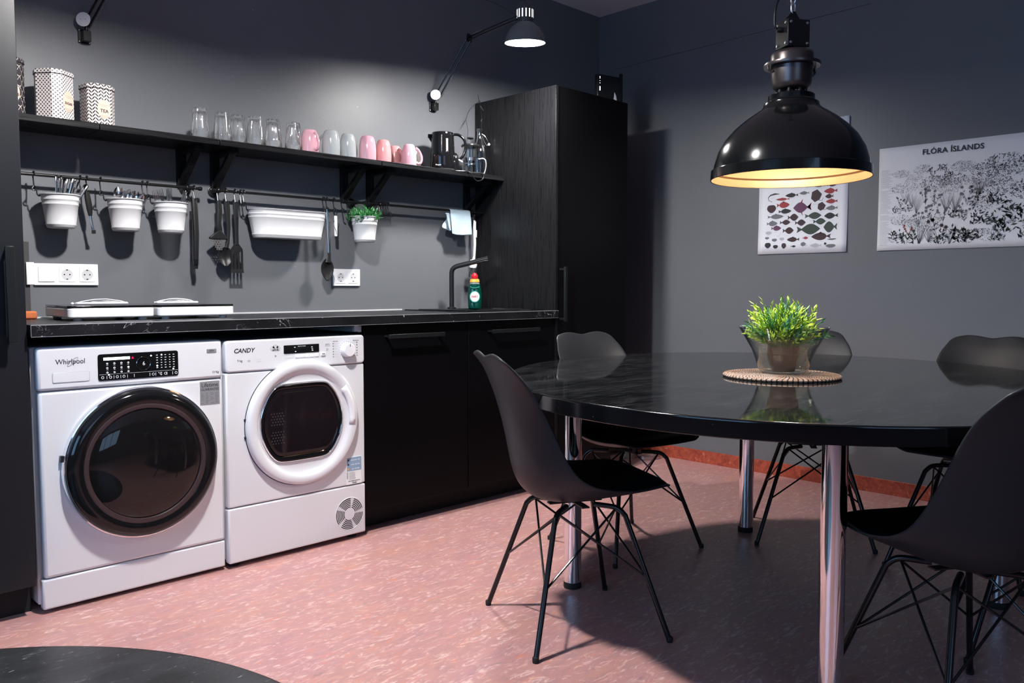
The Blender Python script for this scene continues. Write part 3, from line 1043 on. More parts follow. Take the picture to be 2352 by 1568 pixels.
# pattern of drum holes seen through the glass, on the left
mh = MB()
for i in range(5):
    for j in range(10):
        x = dcx - 0.128 + i * 0.011 + (0.005 if j % 2 else 0)
        z = dcz + 0.045 - j * 0.0105 - (0.018 if j > 4 else 0)
        if (x - dcx + 0.01) ** 2 + (z - dcz) ** 2 < 0.135 ** 2:
            mh.lathe([(0, 0.0006), (0.0030, 0.0006), (0.0026, 0)], 8, front_lathe(x - 0.012, z, -0.0130))
mh.build('drum_holes', mat('drum_grey', (0.035, 0.032, 0.036), 0.4), ddoor)
hg = MB()
arc0 = [(dcx + 0.196 * cos(a), dcz + 0.196 * sin(a)) for a in [R(-8 + 5.5 * k) for k in range(9)]]
arc1 = [(dcx + 0.222 * cos(a), dcz + 0.222 * sin(a)) for a in [R(-8 + 5.5 * k) for k in range(9)]]
hg.grid([[(p[0], -0.0205, p[1]) for p in arc0], [(p[0] * 0.5 + q[0] * 0.5, -0.0258, p[1] * 0.5 + q[1] * 0.5) for p, q in zip(arc0, arc1)], [(q[0], -0.0255, q[1]) for q in arc1]])
hg.build('grip', WHITE_PLASTIC, ddoor, solidify=0.0015)
for zz in (0.475, 0.540):
    MB().box(dcx - dr_ - 0.0035, -0.004, zz - 0.005, dcx - dr_ + 0.003, 0.0, zz + 0.005).build('hinge', BLACK_PLASTIC, ddoor)
# phone sticker
st = box_obj('service_sticker', (0.502, -0.0012, 0.228, 0.574, 0.0004, 0.340), LABEL_WHITE, dm, 0.0003)
MB().box(0.504, -0.0016, 0.283, 0.573, -0.001, 0.338).build('sticker_blue_field', LABEL_BLUE, st)
for k, (col_, txt) in enumerate(((INK, '08 50 071 106'), (INK, '0 801 504 203'), (LABEL_ORANGE, '902 100 288'))):
    zz = 0.328 - 0.018 * k
    MB().lathe([(0, 0.0006), (0.004, 0.0006), (0.004, 0)], 12, front_lathe(0.511, zz, -0.0014)).build('sticker_disc', col_, st)
    text_obj('sticker_number', txt, 0.0072, LABEL_WHITE, st, (0.545, -0.0018, zz - 0.0015), FRONT)
sp = MB().use(INK_GREY)
for k in range(7):
    sp.box(0.514, -0.0016, 0.276 - k * 0.0045, 0.540 + 0.006 * random.random(), -0.001, 0.277 - k * 0.0045)
sp.box(0.504, -0.0016, 0.252, 0.5055, -0.001, 0.280).box(0.507, -0.0016, 0.252, 0.5085, -0.001, 0.280)
sp.build('sticker_small_print', None, st)
text_obj('sticker_web', 'www.registercandy.com', 0.0058, INK, st, (0.538, -0.0016, 0.2425), FRONT)
text_obj('sticker_logo', 'Candy', 0.0085, INK, st, (0.538, -0.0016, 0.2345), FRONT, shear=0.3)
# vent grille : slotted rings
vg = MB()
vcx, vcz = 0.515, 0.109
for ri in range(6):
    r0 = 0.0255 + ri * 0.0068
    for q in range(5):
        a0 = R(72 * q + 8 + ri * 1.0)
        a1 = R(72 * q + 72 - 2)
        m_ = 14
        A = [(vcx + r0 * cos(a0 + (a1 - a0) * k / m_), -0.0006, vcz + r0 * sin(a0 + (a1 - a0) * k / m_)) for k in range(m_ + 1)]
        B = [(vcx + (r0 + 0.0034) * cos(a0 + (a1 - a0) * k / m_), -0.0006, vcz + (r0 + 0.0034) * sin(a0 + (a1 - a0) * k / m_)) for k in range(m_ + 1)]
        vg.grid([A, B])
vg.build('vent_grille', VOID, dm, smooth=False)
MB().lathe([(0.064, 0.0), (0.066, 0.0012), (0.068, 0.0)], 48, front_lathe(vcx, vcz, 0.0)).build('vent_rim', WHITE_ENAMEL, dm)
for x in (0.04, 0.555):
    for y in (0.05, 0.54):
        MB().cyl((x, y, 0), (x, y, 0.030), 0.02, n=16).build('foot', RUBBER, dm)

# ================================================================== SHELVES AND BRACKETS
ZS0, ZS1, YS = 1.589, 1.612, 3.192
for (x0, x1, lab) in ((0.735, 1.079, 'short black shelf board under the patterned tins, leftmost of the row'),
                      (1.081, 1.530, 'black shelf board between the tea tin and the tumblers'),
                      (1.534, 2.317, 'long black shelf board carrying most tumblers and mugs'),
                      (2.321, 3.110, 'long black shelf board under the kettle and french press')):
    t = MB().box(x0, YS, ZS0, x1, YK - 0.001, ZS1).build('wall_shelf', WOOD_H, bevel=0.0015)
    tag(t, lab, 'shelf', 'boards of the wall shelf')
for i, (x, lab) in enumerate(((1.468, 'black wooden shelf bracket left of the shelf joint above the tongs'),
                              (1.612, 'black wooden shelf bracket above the masher and ladle'),
                              (2.255, 'black wooden shelf bracket above the green plant bucket, left one of the pair'),
                              (2.405, 'black wooden shelf bracket above the row of empty hooks'),
                              (3.040, 'black wooden shelf bracket at the shelf end above the hanging cloth'))):
    t = empty('shelf_bracket', (x, YK, ZS0), 0, lab, 'bracket', 'brackets under the wall shelf')
    MB().box(-0.018, -0.021, -0.150, 0.018, -0.001, -0.001).build('upright', WOOD, t, bevel=0.001)
    MB().box(-0.018, -0.195, -0.019, 0.018, -0.0215, -0.001).build('arm', WOOD, t, bevel=0.001)
    MB().prism([(-0.0145, -0.0215, -0.146), (-0.0145, -0.0215, -0.122), (-0.0145, -0.150, -0.0195), (-0.0145, -0.176, -0.0195)], (0.029, 0, 0)).build('brace', WOOD, t, bevel=0.001)

# ================================================================== RAILS
ZR, YR = 1.430, 3.360


def rail(x0, x1, label):
    t = empty('hanging_rail', (x0, YR, ZR), 0, label, 'rail', 'black rails on the kitchen wall')
    L = x1 - x0
    MB().cyl((0, 0, 0), (L, 0, 0), 0.0060, n=16).build('rod', METAL_BLACK, t)
    for s, x in ((-1, 0.0), (1, L)):
        MB().lathe([(0, -0.004), (0.0080, -0.004), (0.0088, 0), (0.0088, 0.006), (0.007, 0.009), (0, 0.009)], 16,
                   Matrix.Translation((x, 0, 0)) @ Matrix.Rotation(R(90 * s), 4, 'Y')).build('finial', METAL_BLACK, t)
    for x in (0.035, L - 0.035):
        b_ = MB().lathe([(0, 0.0), (0.024, 0.0), (0.024, 0.006), (0.014, 0.010), (0.009, 0.020), (0.009, YK - YR), (0, YK - YR)], 24,
                        Matrix.Translation((x, YK - YR - 0.0005, 0)) @ RX)
        b_.build('wall_mount', METAL_BLACK, t)
    return t


rail(0.745, 1.520, 'black hanging rail over the cutlery buckets')
rail(1.572, 2.330, 'black hanging rail over the ladles and the long planter')
rail(2.362, 3.103, 'black hanging rail between the green plant bucket and the tall cabinet')


# hooks
def hook_path(drop, sgn=1.0, end=0.013):
    pts = []
    for k in range(9):
        a = R(200 - 200 * k / 8)
        pts.append((0, 0.0105 * cos(a) * sgn, 0.0105 * sin(a)))
    y1 = 0.0105 * sgn
    pts.append((0, y1 * 0.8, -0.012))
    pts.append((0, y1 * 0.2, -drop + 0.014))
    for k in range(7):
        a = R(0 - 200 * k / 6)
        pts.append((0, -end / 2 * sgn + end / 2 * cos(a) * sgn, -drop + end / 2 + end / 2 * sin(a)))
    return pts


def s_hook(x, label, group='black hooks on the rails', drop=0.052, lean=0.0):
    mb = MB().tube(hook_path(drop), 0.0026, 8)
    o = mb.build('s_hook', METAL_BLACK, loc=(x, YR, ZR), rot=(0, lean, 0))
    tag(o, label, 'hook', group)
    return o


hook0 = s_hook(1.085, 'black hook on the rail holding the vegetable peeler')
HOOK_ME = hook0.data
hooks = [(1.497, 'black hook on the rail holding the tongs'), (1.598, 'black hook on the rail holding the perforated masher'),
         (1.634, 'black hook on the rail holding the nylon ladle spoon'), (1.675, 'black hook on the rail holding the slotted spatula'),
         (1.701, 'empty black hook between the slotted spatula and the white planter'),
         (2.126, 'black hook on the rail holding the steel-handled spoon'), (2.165, 'black hook on the rail holding the white bottle opener'),
         (2.209, 'empty black hook between the bottle opener and the plant bucket'),
         (3.045, 'black hook at the rail end holding the dish brush')]
for x, lab in hooks:
    c = hook0.copy()
    COL.objects.link(c)
    c.location = (x, YR, ZR)
    c['label'] = lab
for k in range(8):
    c = hook0.copy()
    COL.objects.link(c)
    c.location = (2.404 + k * 0.0105, YR, ZR)
    c.rotation_euler = (0, 0, R(random.uniform(-14, 14)))
    c['label'] = '%s empty hook in the tight row right of the green plant bucket' % ('first', 'second', 'third', 'fourth', 'fifth', 'sixth', 'seventh', 'last')[k]
    c['group'] = 'empty hooks bunched beside the plant bucket'


# ================================================================== BUCKETS
def chain_hook(t, x, s):
    """hanging hook: ring on the rail, stem, small link, hook over the rim (s = side of the bucket)"""
    mb = MB()
    mb.tube([(p[0], p[1], p[2]) for p in hook_path(0.050)], 0.0026, 8)
    mb2 = [Vector((0, -0.006, -0.040)), Vector((-0.006 * s, -0.008, -0.046)), Vector((-0.009 * s, -0.009, -0.052)), Vector((-0.004 * s, -0.010, -0.058)),
           Vector((0.004 * s, -0.011, -0.056)), Vector((0.006 * s, -0.011, -0.070)), Vector((0.012 * s, -0.012, -0.077)), Vector((0.018 * s, -0.012, -0.071))]
    mb.tube(smooth_path(mb2, 4), 0.0026, 8)
    o = mb.build('bucket_hook', METAL_BLACK, t)
    o.location = (x, YR, ZR)
    return o


def bucket_profile(r0, r1, h):
    """outer wall with two pairs of raised bands, rolled rim, inner wall and floor"""
    def rr(z):
        return r0 + (r1 - r0) * z / h
    out = [(0, 0), (r0 - 0.004, 0.0), (r0, 0.003)]
    for zc in (0.012, h * 0.70, h * 0.84):
        out += [(rr(zc - 0.003), zc - 0.003), (rr(zc) + 0.0016, zc - 0.0012), (rr(zc) + 0.0016, zc + 0.0012), (rr(zc + 0.003), zc + 0.003)]
    out += [(rr(h - 0.004), h - 0.004), (r1 + 0.004, h - 0.002), (r1 + 0.0045, h), (r1 + 0.003, h + 0.0012), (r1, h), (r1 - 0.0015, h - 0.003)]
    out += [(r0 - 0.0015, 0.003), (0, 0.003)]
    return out


def bucket(x, y, label, tilt=0.0, hooks_=(None, None)):
    t = empty('hanging_bucket', (x, y, 1.240), 0, label, 'bucket', 'white buckets on the rail')
    MB().lathe(bucket_profile(0.0475, 0.0635, 0.120), 48).build('bucket_wall', WHITE_BUCKET, t, angle=50)
    for xx, s in zip(hooks_, (1, -1)):
        o = chain_hook(t, 0, s)
        o.location = (xx - x, YR - y, ZR - 1.240)
    return t


bucket(0.984, 3.335, 'white bucket on the rail holding upright knife handles, leftmost bucket', hooks_=(0.906, 1.062))
bucket(1.212, 3.335, 'white bucket on the rail holding shiny spoons, second from the left', hooks_=(1.134, 1.290))
bucket(1.387, 3.335, 'white bucket on the rail holding forks with tines up, beside the tongs', hooks_=(1.309, 1.465))
bucket(2.317, 3.335, 'white bucket on the rail with green foliage in it', hooks_=(2.239, 2.395))

# long planter
pt = empty('hanging_planter', (1.912, 3.345, 1.240), 0, 'long white oval planter hanging in the middle of the rail', 'planter')


def stadium(L, Wd, z, n=10):
    r = Wd / 2
    out = []
    for k in range(n + 1):
        a = R(-90 + 180 * k / n)
        out.append((L / 2 - r + r * cos(a), r * sin(a), z))
    for k in range(n + 1):
        a = R(90 + 180 * k / n)
        out.append((-L / 2 + r + r * cos(a), r * sin(a), z))
    return out


def st_at(f, z, d=0.0):
    L = 0.325 + (0.372 - 0.325) * f + 2 * d
    Wd = 0.090 + (0.118 - 0.090) * f + 2 * d
    return stadium(L, Wd, z)


mp = MB()
H = 0.122
rows = [st_at(0, 0.0, -0.003), st_at(0, 0.004)]
for zc in (0.014, H * 0.72, H * 0.84):
    f = zc / H
    rows += [st_at(f, zc - 0.003), st_at(f, zc - 0.001, 0.0016), st_at(f, zc + 0.001, 0.0016), st_at(f, zc + 0.003)]
rows += [st_at(1, H - 0.004), st_at(1, H - 0.001, 0.0045), st_at(1, H + 0.001, 0.0045), st_at(1, H, 0.0), st_at(1, H - 0.004, -0.002), st_at(0, 0.004, -0.002)]
Vv = mp.grid(rows, close_v=True)
mp._face(list(reversed(Vv[0])))
mp._face(Vv[-1])
mp.build('planter_wall', WHITE_BUCKET, pt, angle=50)
for xx, s in ((1.714, 1), (2.108, -1)):
    o = chain_hook(pt, 0, s)
    o.location = (xx - 1.912, YR - 3.345, ZR - 1.240)


# cutlery
def place_along(mb_pts_builder, name, base, direction, label, cat, group, material=STEEL, roll=0.0):
    o = mb_pts_builder().build(name, material)
    dv = Vector(direction).normalized()
    q = dv.to_track_quat('Z', 'Y')
    o.rotation_mode = 'QUATERNION'
    from mathutils import Quaternion
    o.rotation_quaternion = q @ Quaternion((0, 0, 1), roll)
    o.location = base
    tag(o, label, cat, group)
    return o


def knife_mb():
    mb = MB()
    mb.tube([(0, 0, 0.0), (0, 0, 0.03), (0, 0, 0.09), (0, 0, 0.098)], [0.004, 0.006, 0.0045, 0.0045], 8, flat=0.25)
    mb.tube([(0, 0, 0.098), (0, 0, 0.110), (0, 0, 0.16), (0, 0, 0.18), (0, 0, 0.185)], [0.0045, 0.0055, 0.0095, 0.0105, 0.006], 12, flat=0.55)
    return mb


def spoon_mb():
    mb = MB()
    mb.tube([(0, 0, 0.0), (0, 0, 0.06), (0, 0, 0.115)], [0.006, 0.004, 0.0025], 8, flat=0.4)
    rows = []
    for i in range(9):
        t = i / 8
        wd = 0.0165 * sin(pi * min(1, max(0.02, t * 0.96 + 0.03))) ** 0.75
        z = 0.112 + 0.052 * t
        rows.append([(wd * v, 0.007 * (1 - v * v) * sin(pi * t) * -1, z) for v in (-1, -0.6, -0.2, 0.2, 0.6, 1)])
    mb.grid(rows)
    rows2 = [[(p[0], p[1] - 0.0012, p[2]) for p in r] for r in rows]
    mb.grid(rows2)
    return mb


def fork_mb():
    mb = MB()
    mb.tube([(0, 0, 0.0), (0, 0, 0.06), (0, 0, 0.112)], [0.006, 0.004, 0.0028], 8, flat=0.4)
    mb.tube([(0, 0, 0.112), (0, 0.002, 0.122), (0, 0.002, 0.134)], [0.003, 0.010, 0.011], 10, flat=0.12, up=(0, 1, 0))
    for k in range(4):
        x = -0.0088 + k * 0.00587
        mb.tube([(x, 0.002, 0.132), (x, 0.001, 0.155), (x * 0.95, -0.002, 0.176)], [0.0016, 0.0014, 0.0007], 6)
    return mb


kn_lab = ['steel knife handle leaning left in the leftmost bucket, first of the fan', 'steel knife handle near the left of the fan in the leftmost bucket',
          'tallest steel knife handle in the middle of the fan in the leftmost bucket', 'steel knife handle right of the tallest one in the leftmost bucket',
          'steel knife handle leaning right behind the front ones in the leftmost bucket', 'steel knife handle leaning furthest right in the leftmost bucket']
for k, (dx, dy) in enumerate(((0.04, 0.05), (0.10, 0.00), (0.20, 0.06), (0.28, -0.02), (0.42, 0.08), (0.56, -0.02))):
    bx = 0.966 + k * 0.004
    place_along(knife_mb, 'knife', (bx, 3.325 + 0.006 * (k % 3), 1.2445), (dx, dy, 1), kn_lab[k], 'knife', 'knives in the leftmost bucket', roll=k * 1.1)
sp_lab = ['steel spoon at the left rim of the spoon bucket', 'steel spoon second from the left in the spoon bucket', 'large steel spoon in the middle of the spoon bucket',
          'steel spoon right of the middle in the spoon bucket', 'steel spoon leaning over the right rim of the spoon bucket', 'steel spoon leaning furthest right toward the forks']
for k, (dx, dy) in enumerate(((-0.06, -0.05), (0.08, 0.04), (0.22, -0.04), (0.34, 0.05), (0.55, -0.03), (0.72, 0.02))):
    place_along(spoon_mb, 'spoon', (1.190 + k * 0.003, 3.325 + 0.007 * (k % 3), 1.2425), (dx, dy, 1), sp_lab[k], 'spoon', 'spoons in the second bucket', roll=0.5 + k * 0.4)
fk_lab = ['steel fork at the left rim of the fork bucket', 'steel fork second from the left in the fork bucket', 'tallest steel fork standing in the fork bucket',
          'steel fork right of the tallest in the fork bucket', 'low steel fork in front of the others in the fork bucket', 'steel fork standing alone at the right rim of the fork bucket']
for k, (dx, dy) in enumerate(((-0.42, -0.1), (-0.26, 0.0), (-0.02, 0.10), (-0.10, -0.02), (-0.20, -0.12), (0.26, 0.06))):
    zz = 1.2425
    o = place_along(fork_mb, 'fork', (1.392 + 0.005 * (k - 2), 3.33, zz), (dx, dy, 1), fk_lab[k], 'fork', 'forks in the third bucket', roll=0.2)
    zax = Vector((dx, dy, 1)).normalized()
    yax = Vector((0.25 - 0.12 * k, 1, 0))
    xax = yax.cross(zax).normalized()
    o.rotation_quaternion = Matrix((xax, zax.cross(xax), zax)).transposed().to_quaternion()

# ================================================================== HANGING UTENSILS
YU = 3.352
ZH = 1.380


def utensil(name, x, label, cat):
    return empty(name, (x, YU, ZH), 0, label, cat)


t = utensil('vegetable_peeler', 1.080, 'vegetable peeler with black handle and steel blade, right of the knives', 'peeler')
MB().tube([(0, 0, 0.006), (0.003, 0, -0.02), (0.009, 0, -0.06), (0.011, 0, -0.088)], [0.009, 0.011, 0.0115, 0.007], 12, flat=0.6, up=(0, 1, 0)).build('handle', NYLON, t)
MB().tube([(0.011, 0, -0.086), (0.016, 0, -0.120), (0.020, 0, -0.142)], [0.0045, 0.0055, 0.005], 8, flat=0.5, up=(0, 1, 0)).build('blade_holder', STEEL, t)
MB().box(0.014, -0.003, -0.154, 0.028, 0.003, -0.140).build('blade', BLACK_PLASTIC, t, bevel=0.001)

t = utensil('tongs', 1.494, 'long black kitchen tongs hanging right of the fork bucket', 'tongs')
for s in (-1, 1):
    MB().tube([(0, s * 0.002, 0.008), (0, s * 0.007, -0.04), (0.001, s * 0.010, -0.14), (-0.002, s * 0.009, -0.235), (-0.002, s * 0.004, -0.272 + 0.008 * s)], [0.009, 0.0105, 0.010, 0.0095, 0.008], 8, flat=0.22, up=(0, 1, 0)).build('arm', NYLON, t)
mb = MB()
for k in range(5):
    mb.box(-0.012, -0.0125, -0.262 + k * 0.005, 0.008, -0.0095, -0.260 + k * 0.005)
mb.build('grip_ridges', BLACK_PLASTIC, t)

t = utensil('masher', 1.598, 'black-handled masher with a perforated triangular plate', 'masher')
MB().tube([(0, 0, 0.006), (0.001, 0, -0.04), (-0.003, 0, -0.085), (-0.001, 0, -0.118), (-0.004, 0, -0.13)], [0.011, 0.013, 0.0125, 0.014, 0.007], 12, flat=0.55, up=(0, 1, 0)).build('handle', NYLON, t)
mb = MB()
mb.prism([(-0.006, -0.009, -0.118), (0.005, -0.009, -0.118), (0.018, -0.009, -0.132), (0.032, -0.009, -0.147), (0.031, -0.009, -0.155), (-0.045, -0.009, -0.155), (-0.047, -0.009, -0.148), (-0.028, -0.009, -0.134)], (0, 0.014, 0))
mb.build('neck_plate', NYLON, t, bevel=0.003)
# plate with holes: strips between hole rows are cut as real openings
mb = MB()
verts = []
top, bot = -0.152, -0.205


def tri_w(z):
    f = (z - bot) / (top - bot)
    return (-0.043 * f - 0.010 * (1 - f), 0.028 * f + 0.004 * (1 - f))


rowz = [top - 0.0095 * k for k in range(6)] + [bot]
for ri in range(5):
    zc = top - 0.0095 * ri - 0.00475
    x0_, x1_ = tri_w(zc)
    nh = max(2, 6 - ri)
    wcell = (x1_ - x0_) / nh
    for h in range(nh):
        a, b = x0_ + h * wcell, x0_ + (h + 1) * wcell
        cx_, rr = (a + b) / 2, 0.0026
        zt, zb = zc + 0.00475, zc - 0.00475
        sq, cr = [], []
        for k in range(16):
            an = 2 * pi * k / 16
            c, s = cos(an), sin(an)
            m_ = max(abs(c), abs(s))
            sq.append((cx_ + c / m_ * wcell / 2, -0.004, zc + s / m_ * 0.00475))
            cr.append((cx_ + rr * c, -0.004, zc + rr * s))
        mb.grid([sq, cr], close_v=True)
mb.build('perforated_plate', STEEL_DULL, t, solidify=0.0012, smooth=False)

t = utensil('ladle_spoon', 1.634, 'black nylon serving spoon hanging between masher and slotted spatula', 'spoon')
MB().tube([(-0.002, 0, 0.006), (0.001, 0, -0.03), (0.005, 0, -0.10), (0.001, 0, -0.165), (-0.006, 0, -0.19)], [0.012, 0.0125, 0.009, 0.007, 0.008], 12, flat=0.45, up=(0, 1, 0)).build('handle', NYLON, t)


def bowl_head(parent, cx, zt, zb, wd, depth, m, name='bowl', y=0.0):
    mb = MB()
    rows = []
    for i in range(13):
        tt = i / 12
        ww = wd / 2 * (sin(pi * min(0.985, max(0.05, tt ** 0.85)))) ** 0.62
        z = zt + (zb - zt) * tt
        rows.append([(cx + ww * v, y + depth * (1 - v * v) * sin(pi * tt), z) for v in [-1 + 2 * k / 8 for k in range(9)]])
    mb.grid(rows)
    return mb.build(name, m, parent, solidify=0.003, subsurf=1)


bowl_head(t, -0.011, -0.185, -0.268, 0.070, 0.014, NYLON)

t = utensil('slotted_spatula', 1.673, 'black nylon slotted spatula hanging left of the long planter', 'spatula')
MB().tube([(0, 0, 0.006), (0, 0, -0.03), (0.001, 0, -0.12), (0.0, 0, -0.175)], [0.013, 0.0125, 0.0085, 0.010], 12, flat=0.4, up=(0, 1, 0)).build('handle', NYLON, t)
mb = MB()
mb.grid([[(-0.009, 0, -0.170), (0.009, 0, -0.170)], [(-0.026, 0, -0.192), (0.026, 0, -0.192)]])
zt, zb = -0.192, -0.293
xs = [-0.028, -0.0185, -0.0130, -0.0035, 0.0035, 0.0130, 0.0185, 0.028]
for i in range(7):
    if i % 2 == 0:
        mb.grid([[(xs[i], 0, -0.205), (xs[i + 1], 0, -0.205)], [(xs[i], 0, -0.278), (xs[i + 1], 0, -0.278)]])
mb.grid([[(-0.026, 0, -0.192), (0.026, 0, -0.192)], [(-0.028, 0, -0.205), (0.028, 0, -0.205)]])
mb.grid([[(-0.028, 0, -0.278), (0.028, 0, -0.278)], [(-0.030, -0.002, -0.294), (0.030, -0.002, -0.294)]])
mb.build('slotted_blade', NYLON, t, solidify=0.003, smooth=False)

t = utensil('serving_spoon', 2.124, 'black serving spoon with a thin steel handle, left of the double socket', 'spoon')
MB().tube([(-0.002, 0, 0.004), (0.0, 0, -0.10), (0.003, 0, -0.205)], [0.0062, 0.006, 0.005], 10, flat=0.6, up=(0, 1, 0)).build('handle', STEEL, t)
MB().tube([(0.003, 0, -0.195), (0.003, 0, -0.215), (0.0, 0.001, -0.240)], [0.006, 0.008, 0.016], 10, flat=0.5, up=(0, 1, 0)).build('collar', NYLON, t)
bowl_head(t, -0.005, -0.222, -0.326, 0.070, 0.012, NYLON)

t = utensil('bottle_opener', 2.160, 'small white and steel bottle opener on a hook beside the long spoon', 'opener')
MB().box(-0.001, -0.004, -0.118, 0.014, 0.004, -0.022).build('handle', WHITE_PLASTIC, t, bevel=0.003)
MB().tube([(0.006 + 0.010 * cos(a), 0, -0.008 + 0.011 * sin(a)) for a in [R(-60 + 300 * k / 14) for k in range(15)]], 0.0022, 8).build('opener_ring', BLACK_PLASTIC, t)
MB().tube(smooth_path([(-0.004, -0.005, -0.045), (-0.008, -0.005, -0.06), (-0.003, -0.005, -0.075), (0.006, -0.006, -0.095), (0.008, -0.006, -0.108)], 4), 0.0016, 6).build('corkscrew', STEEL, t)

t = empty('dish_brush', (3.045, YU, ZH), 0, 'white dish brush hanging at the right end of the rail', 'brush')
MB().tube([(0, 0, 0.006), (-0.002, 0, -0.03), (0.0, 0, -0.12), (-0.004, 0, -0.185), (-0.016, -0.006, -0.212)], [0.008, 0.0095, 0.008, 0.007, 0.010], 10, flat=0.6, up=(0, 1, 0)).build('handle', WHITE_PLASTIC, t)
MB().tube([(0.003, -0.008, -0.045), (0.003, -0.0075, -0.085)], [0.0055, 0.0055], 8, flat=0.3, up=(0, 1, 0)).build('grip', GREY_PLASTIC, t)
MB().lathe([(0, -0.252), (0.022, -0.250), (0.026, -0.236), (0.024, -0.215), (0.014, -0.205), (0, -0.204)], 20, Matrix.Translation((-0.018, -0.004, 0)), sy=0.7).build('head', WHITE_PLASTIC, t)
mb = MB()
for k in range(90):
    a, h = random.uniform(0, 2 * pi), random.uniform(-0.290, -0.235)
    mb.tube([(-0.018 + 0.020 * cos(a), -0.004 + 0.014 * sin(a), -0.248), (-0.018 + 0.026 * cos(a), -0.004 + 0.018 * sin(a), h - 0.01)], 0.0009, 4)
mb.build('bristles', BLACK_PLASTIC, t, smooth=False)

# cloth over the rail
mc = MB()
rows = []
NZ, NX = 18, 16
for i in range(NZ + 1):
    s = i / NZ
    row = []
    for j in range(NX + 1):
        u = j / NX
        x = 2.868 + 0.140 * u + 0.012 * s * u
        if s < 0.12:
            a = s / 0.12 * pi
            y, z = YR + 0.011 * cos(a), ZR + 0.011 * sin(a)
        else:
            q = (s - 0.12) / 0.88
            y = YR - 0.011 - 0.004 * sin(u * 7 + q * 3) * q - 0.006 * q - 0.008 * max(0, 0.5 - u) * q
            z = ZR - 0.122 * q - 0.010 * q * (1 - u) * sin(u * 3)
            x += 0.010 * q * (0.5 - u) * 0.6
        row.append((x, y, z))
    rows.append(row)
mc.grid(rows)
rows = []
for i in range(13):
    s = i / 12
    row = []
    for j in range(9):
        u = j / 8
        x = 2.846 + 0.13 * u + 0.018 * sin(s * 5) * (1 - u)
        y = YR + 0.012 + 0.004 * sin(u * 9 + s * 4) * s
        z = ZR + 0.002 - (0.082 + 0.050 * u) * s - 0.012 * (1 - u)
        row.append((x, y, z))
    rows.append(row)
mc.grid(rows)
rows = []
for i in range(9):
    s = i / 8
    rows.append([(2.838 + 0.045 * u + 0.03 * s, YR - 0.004 - 0.006 * sin(u * 6 + s), ZR - 0.018 - 0.030 * u * 0.4 - 0.085 * s + 0.012 * sin(s * 6 + u * 2)) for u in [k / 6 for k in range(7)]])
mc.grid(rows)
tag(mc.build('dish_cloth', CLOTH, solidify=0.0022, subsurf=1, angle=80), 'pale blue dish cloth draped over the right end of the rail', 'cloth')


# ================================================================== SOCKETS
def socket_face(t, cx, cz, y):
    f = MB().prism([(p[0], y, p[1]) for p in round_rect(cx - 0.0275, cz - 0.0275, cx + 0.0275, cz + 0.0275, 0.0015)], (0, -0.002, 0)).build('socket_insert', WHITE_PLASTIC, t, bevel=0.0006)
    MB().lathe([(0.0205, 0.0024), (0.0195, 0.0030), (0.0190, 0.0015), (0.0188, 0.0005)], 32, front_lathe(cx, cz, y)).build('socket_ring', WHITE_PLASTIC, f)
    MB().lathe([(0.0189, 0.0022), (0.0, 0.0022)], 32, front_lathe(cx, cz, y)).build('socket_well', mat('shaded_socket_plastic', (0.60, 0.60, 0.62), 0.5), f)
    mb = MB()
    for dx in (-0.0095, 0.0095):
        mb.lathe([(0.0027, 0.0026), (0, 0.0026)], 12, front_lathe(cx + dx, cz, y))
    mb.box(cx - 0.003, y - 0.0035, cz + 0.0155, cx + 0.003, y - 0.002, cz + 0.019)
    mb.box(cx - 0.003, y - 0.0035, cz - 0.019, cx + 0.003, y - 0.002, cz - 0.0155)
    mb.build('socket_holes', BLACK_PLASTIC, f)


def outlet(x0, x1, zc, kinds, label):
    t = empty('wall_socket', ((x0 + x1) / 2, YK, zc), 0, label, 'socket')
    W = x1 - x0
    MB().prism([(p[0], -0.0005, p[1]) for p in round_rect(-W / 2, -0.0405, W / 2, 0.0405, 0.003)], (0, -0.0095, 0)).build('frame', WHITE_PLASTIC, t, bevel=0.0015)
    for i, k in enumerate(kinds):
        cx_ = -W / 2 + 0.0405 + i * 0.071
        if k == 's':
            MB().prism([(p[0], -0.0095, p[1]) for p in round_rect(cx_ - 0.0275, -0.0275, cx_ + 0.0275, 0.0275, 0.0015)], (0, -0.0035, 0)).build('rocker_switch', WHITE_PLASTIC, t, bevel=0.001)
        else:
            socket_face(t, cx_, 0.0, -0.0095)
    return t


outlet(0.910, 1.133, 1.072, 'spp', 'white light switch and two sockets in one frame, above the induction hobs')
outlet(2.190, 2.342, 1.072, 'pp', 'white double wall socket above the worktop beside the hanging spoon')
# box behind the tall cabinet edge
t = empty('cable_duct', (0.878, 3.40, 0.935), 0, 'grey vertical cable duct with a white box at the far left of the splashback', 'cable duct')
box_obj('duct', (-0.012, -0.010, 0.0, 0.012, 0.0235, 0.255), DARK_GREY, t, 0.002)
box_obj('junction_box', (-0.002, -0.022, 0.098, 0.024, -0.0105, 0.180), WHITE_PLASTIC, t, 0.002)
tag(MB().box(0.84, 3.325, 0.9095, 0.893, 3.378, 0.938).build('sponge', SPONGE, bevel=0.006), 'orange sponge block on the worktop beside the left cabinet', 'sponge')


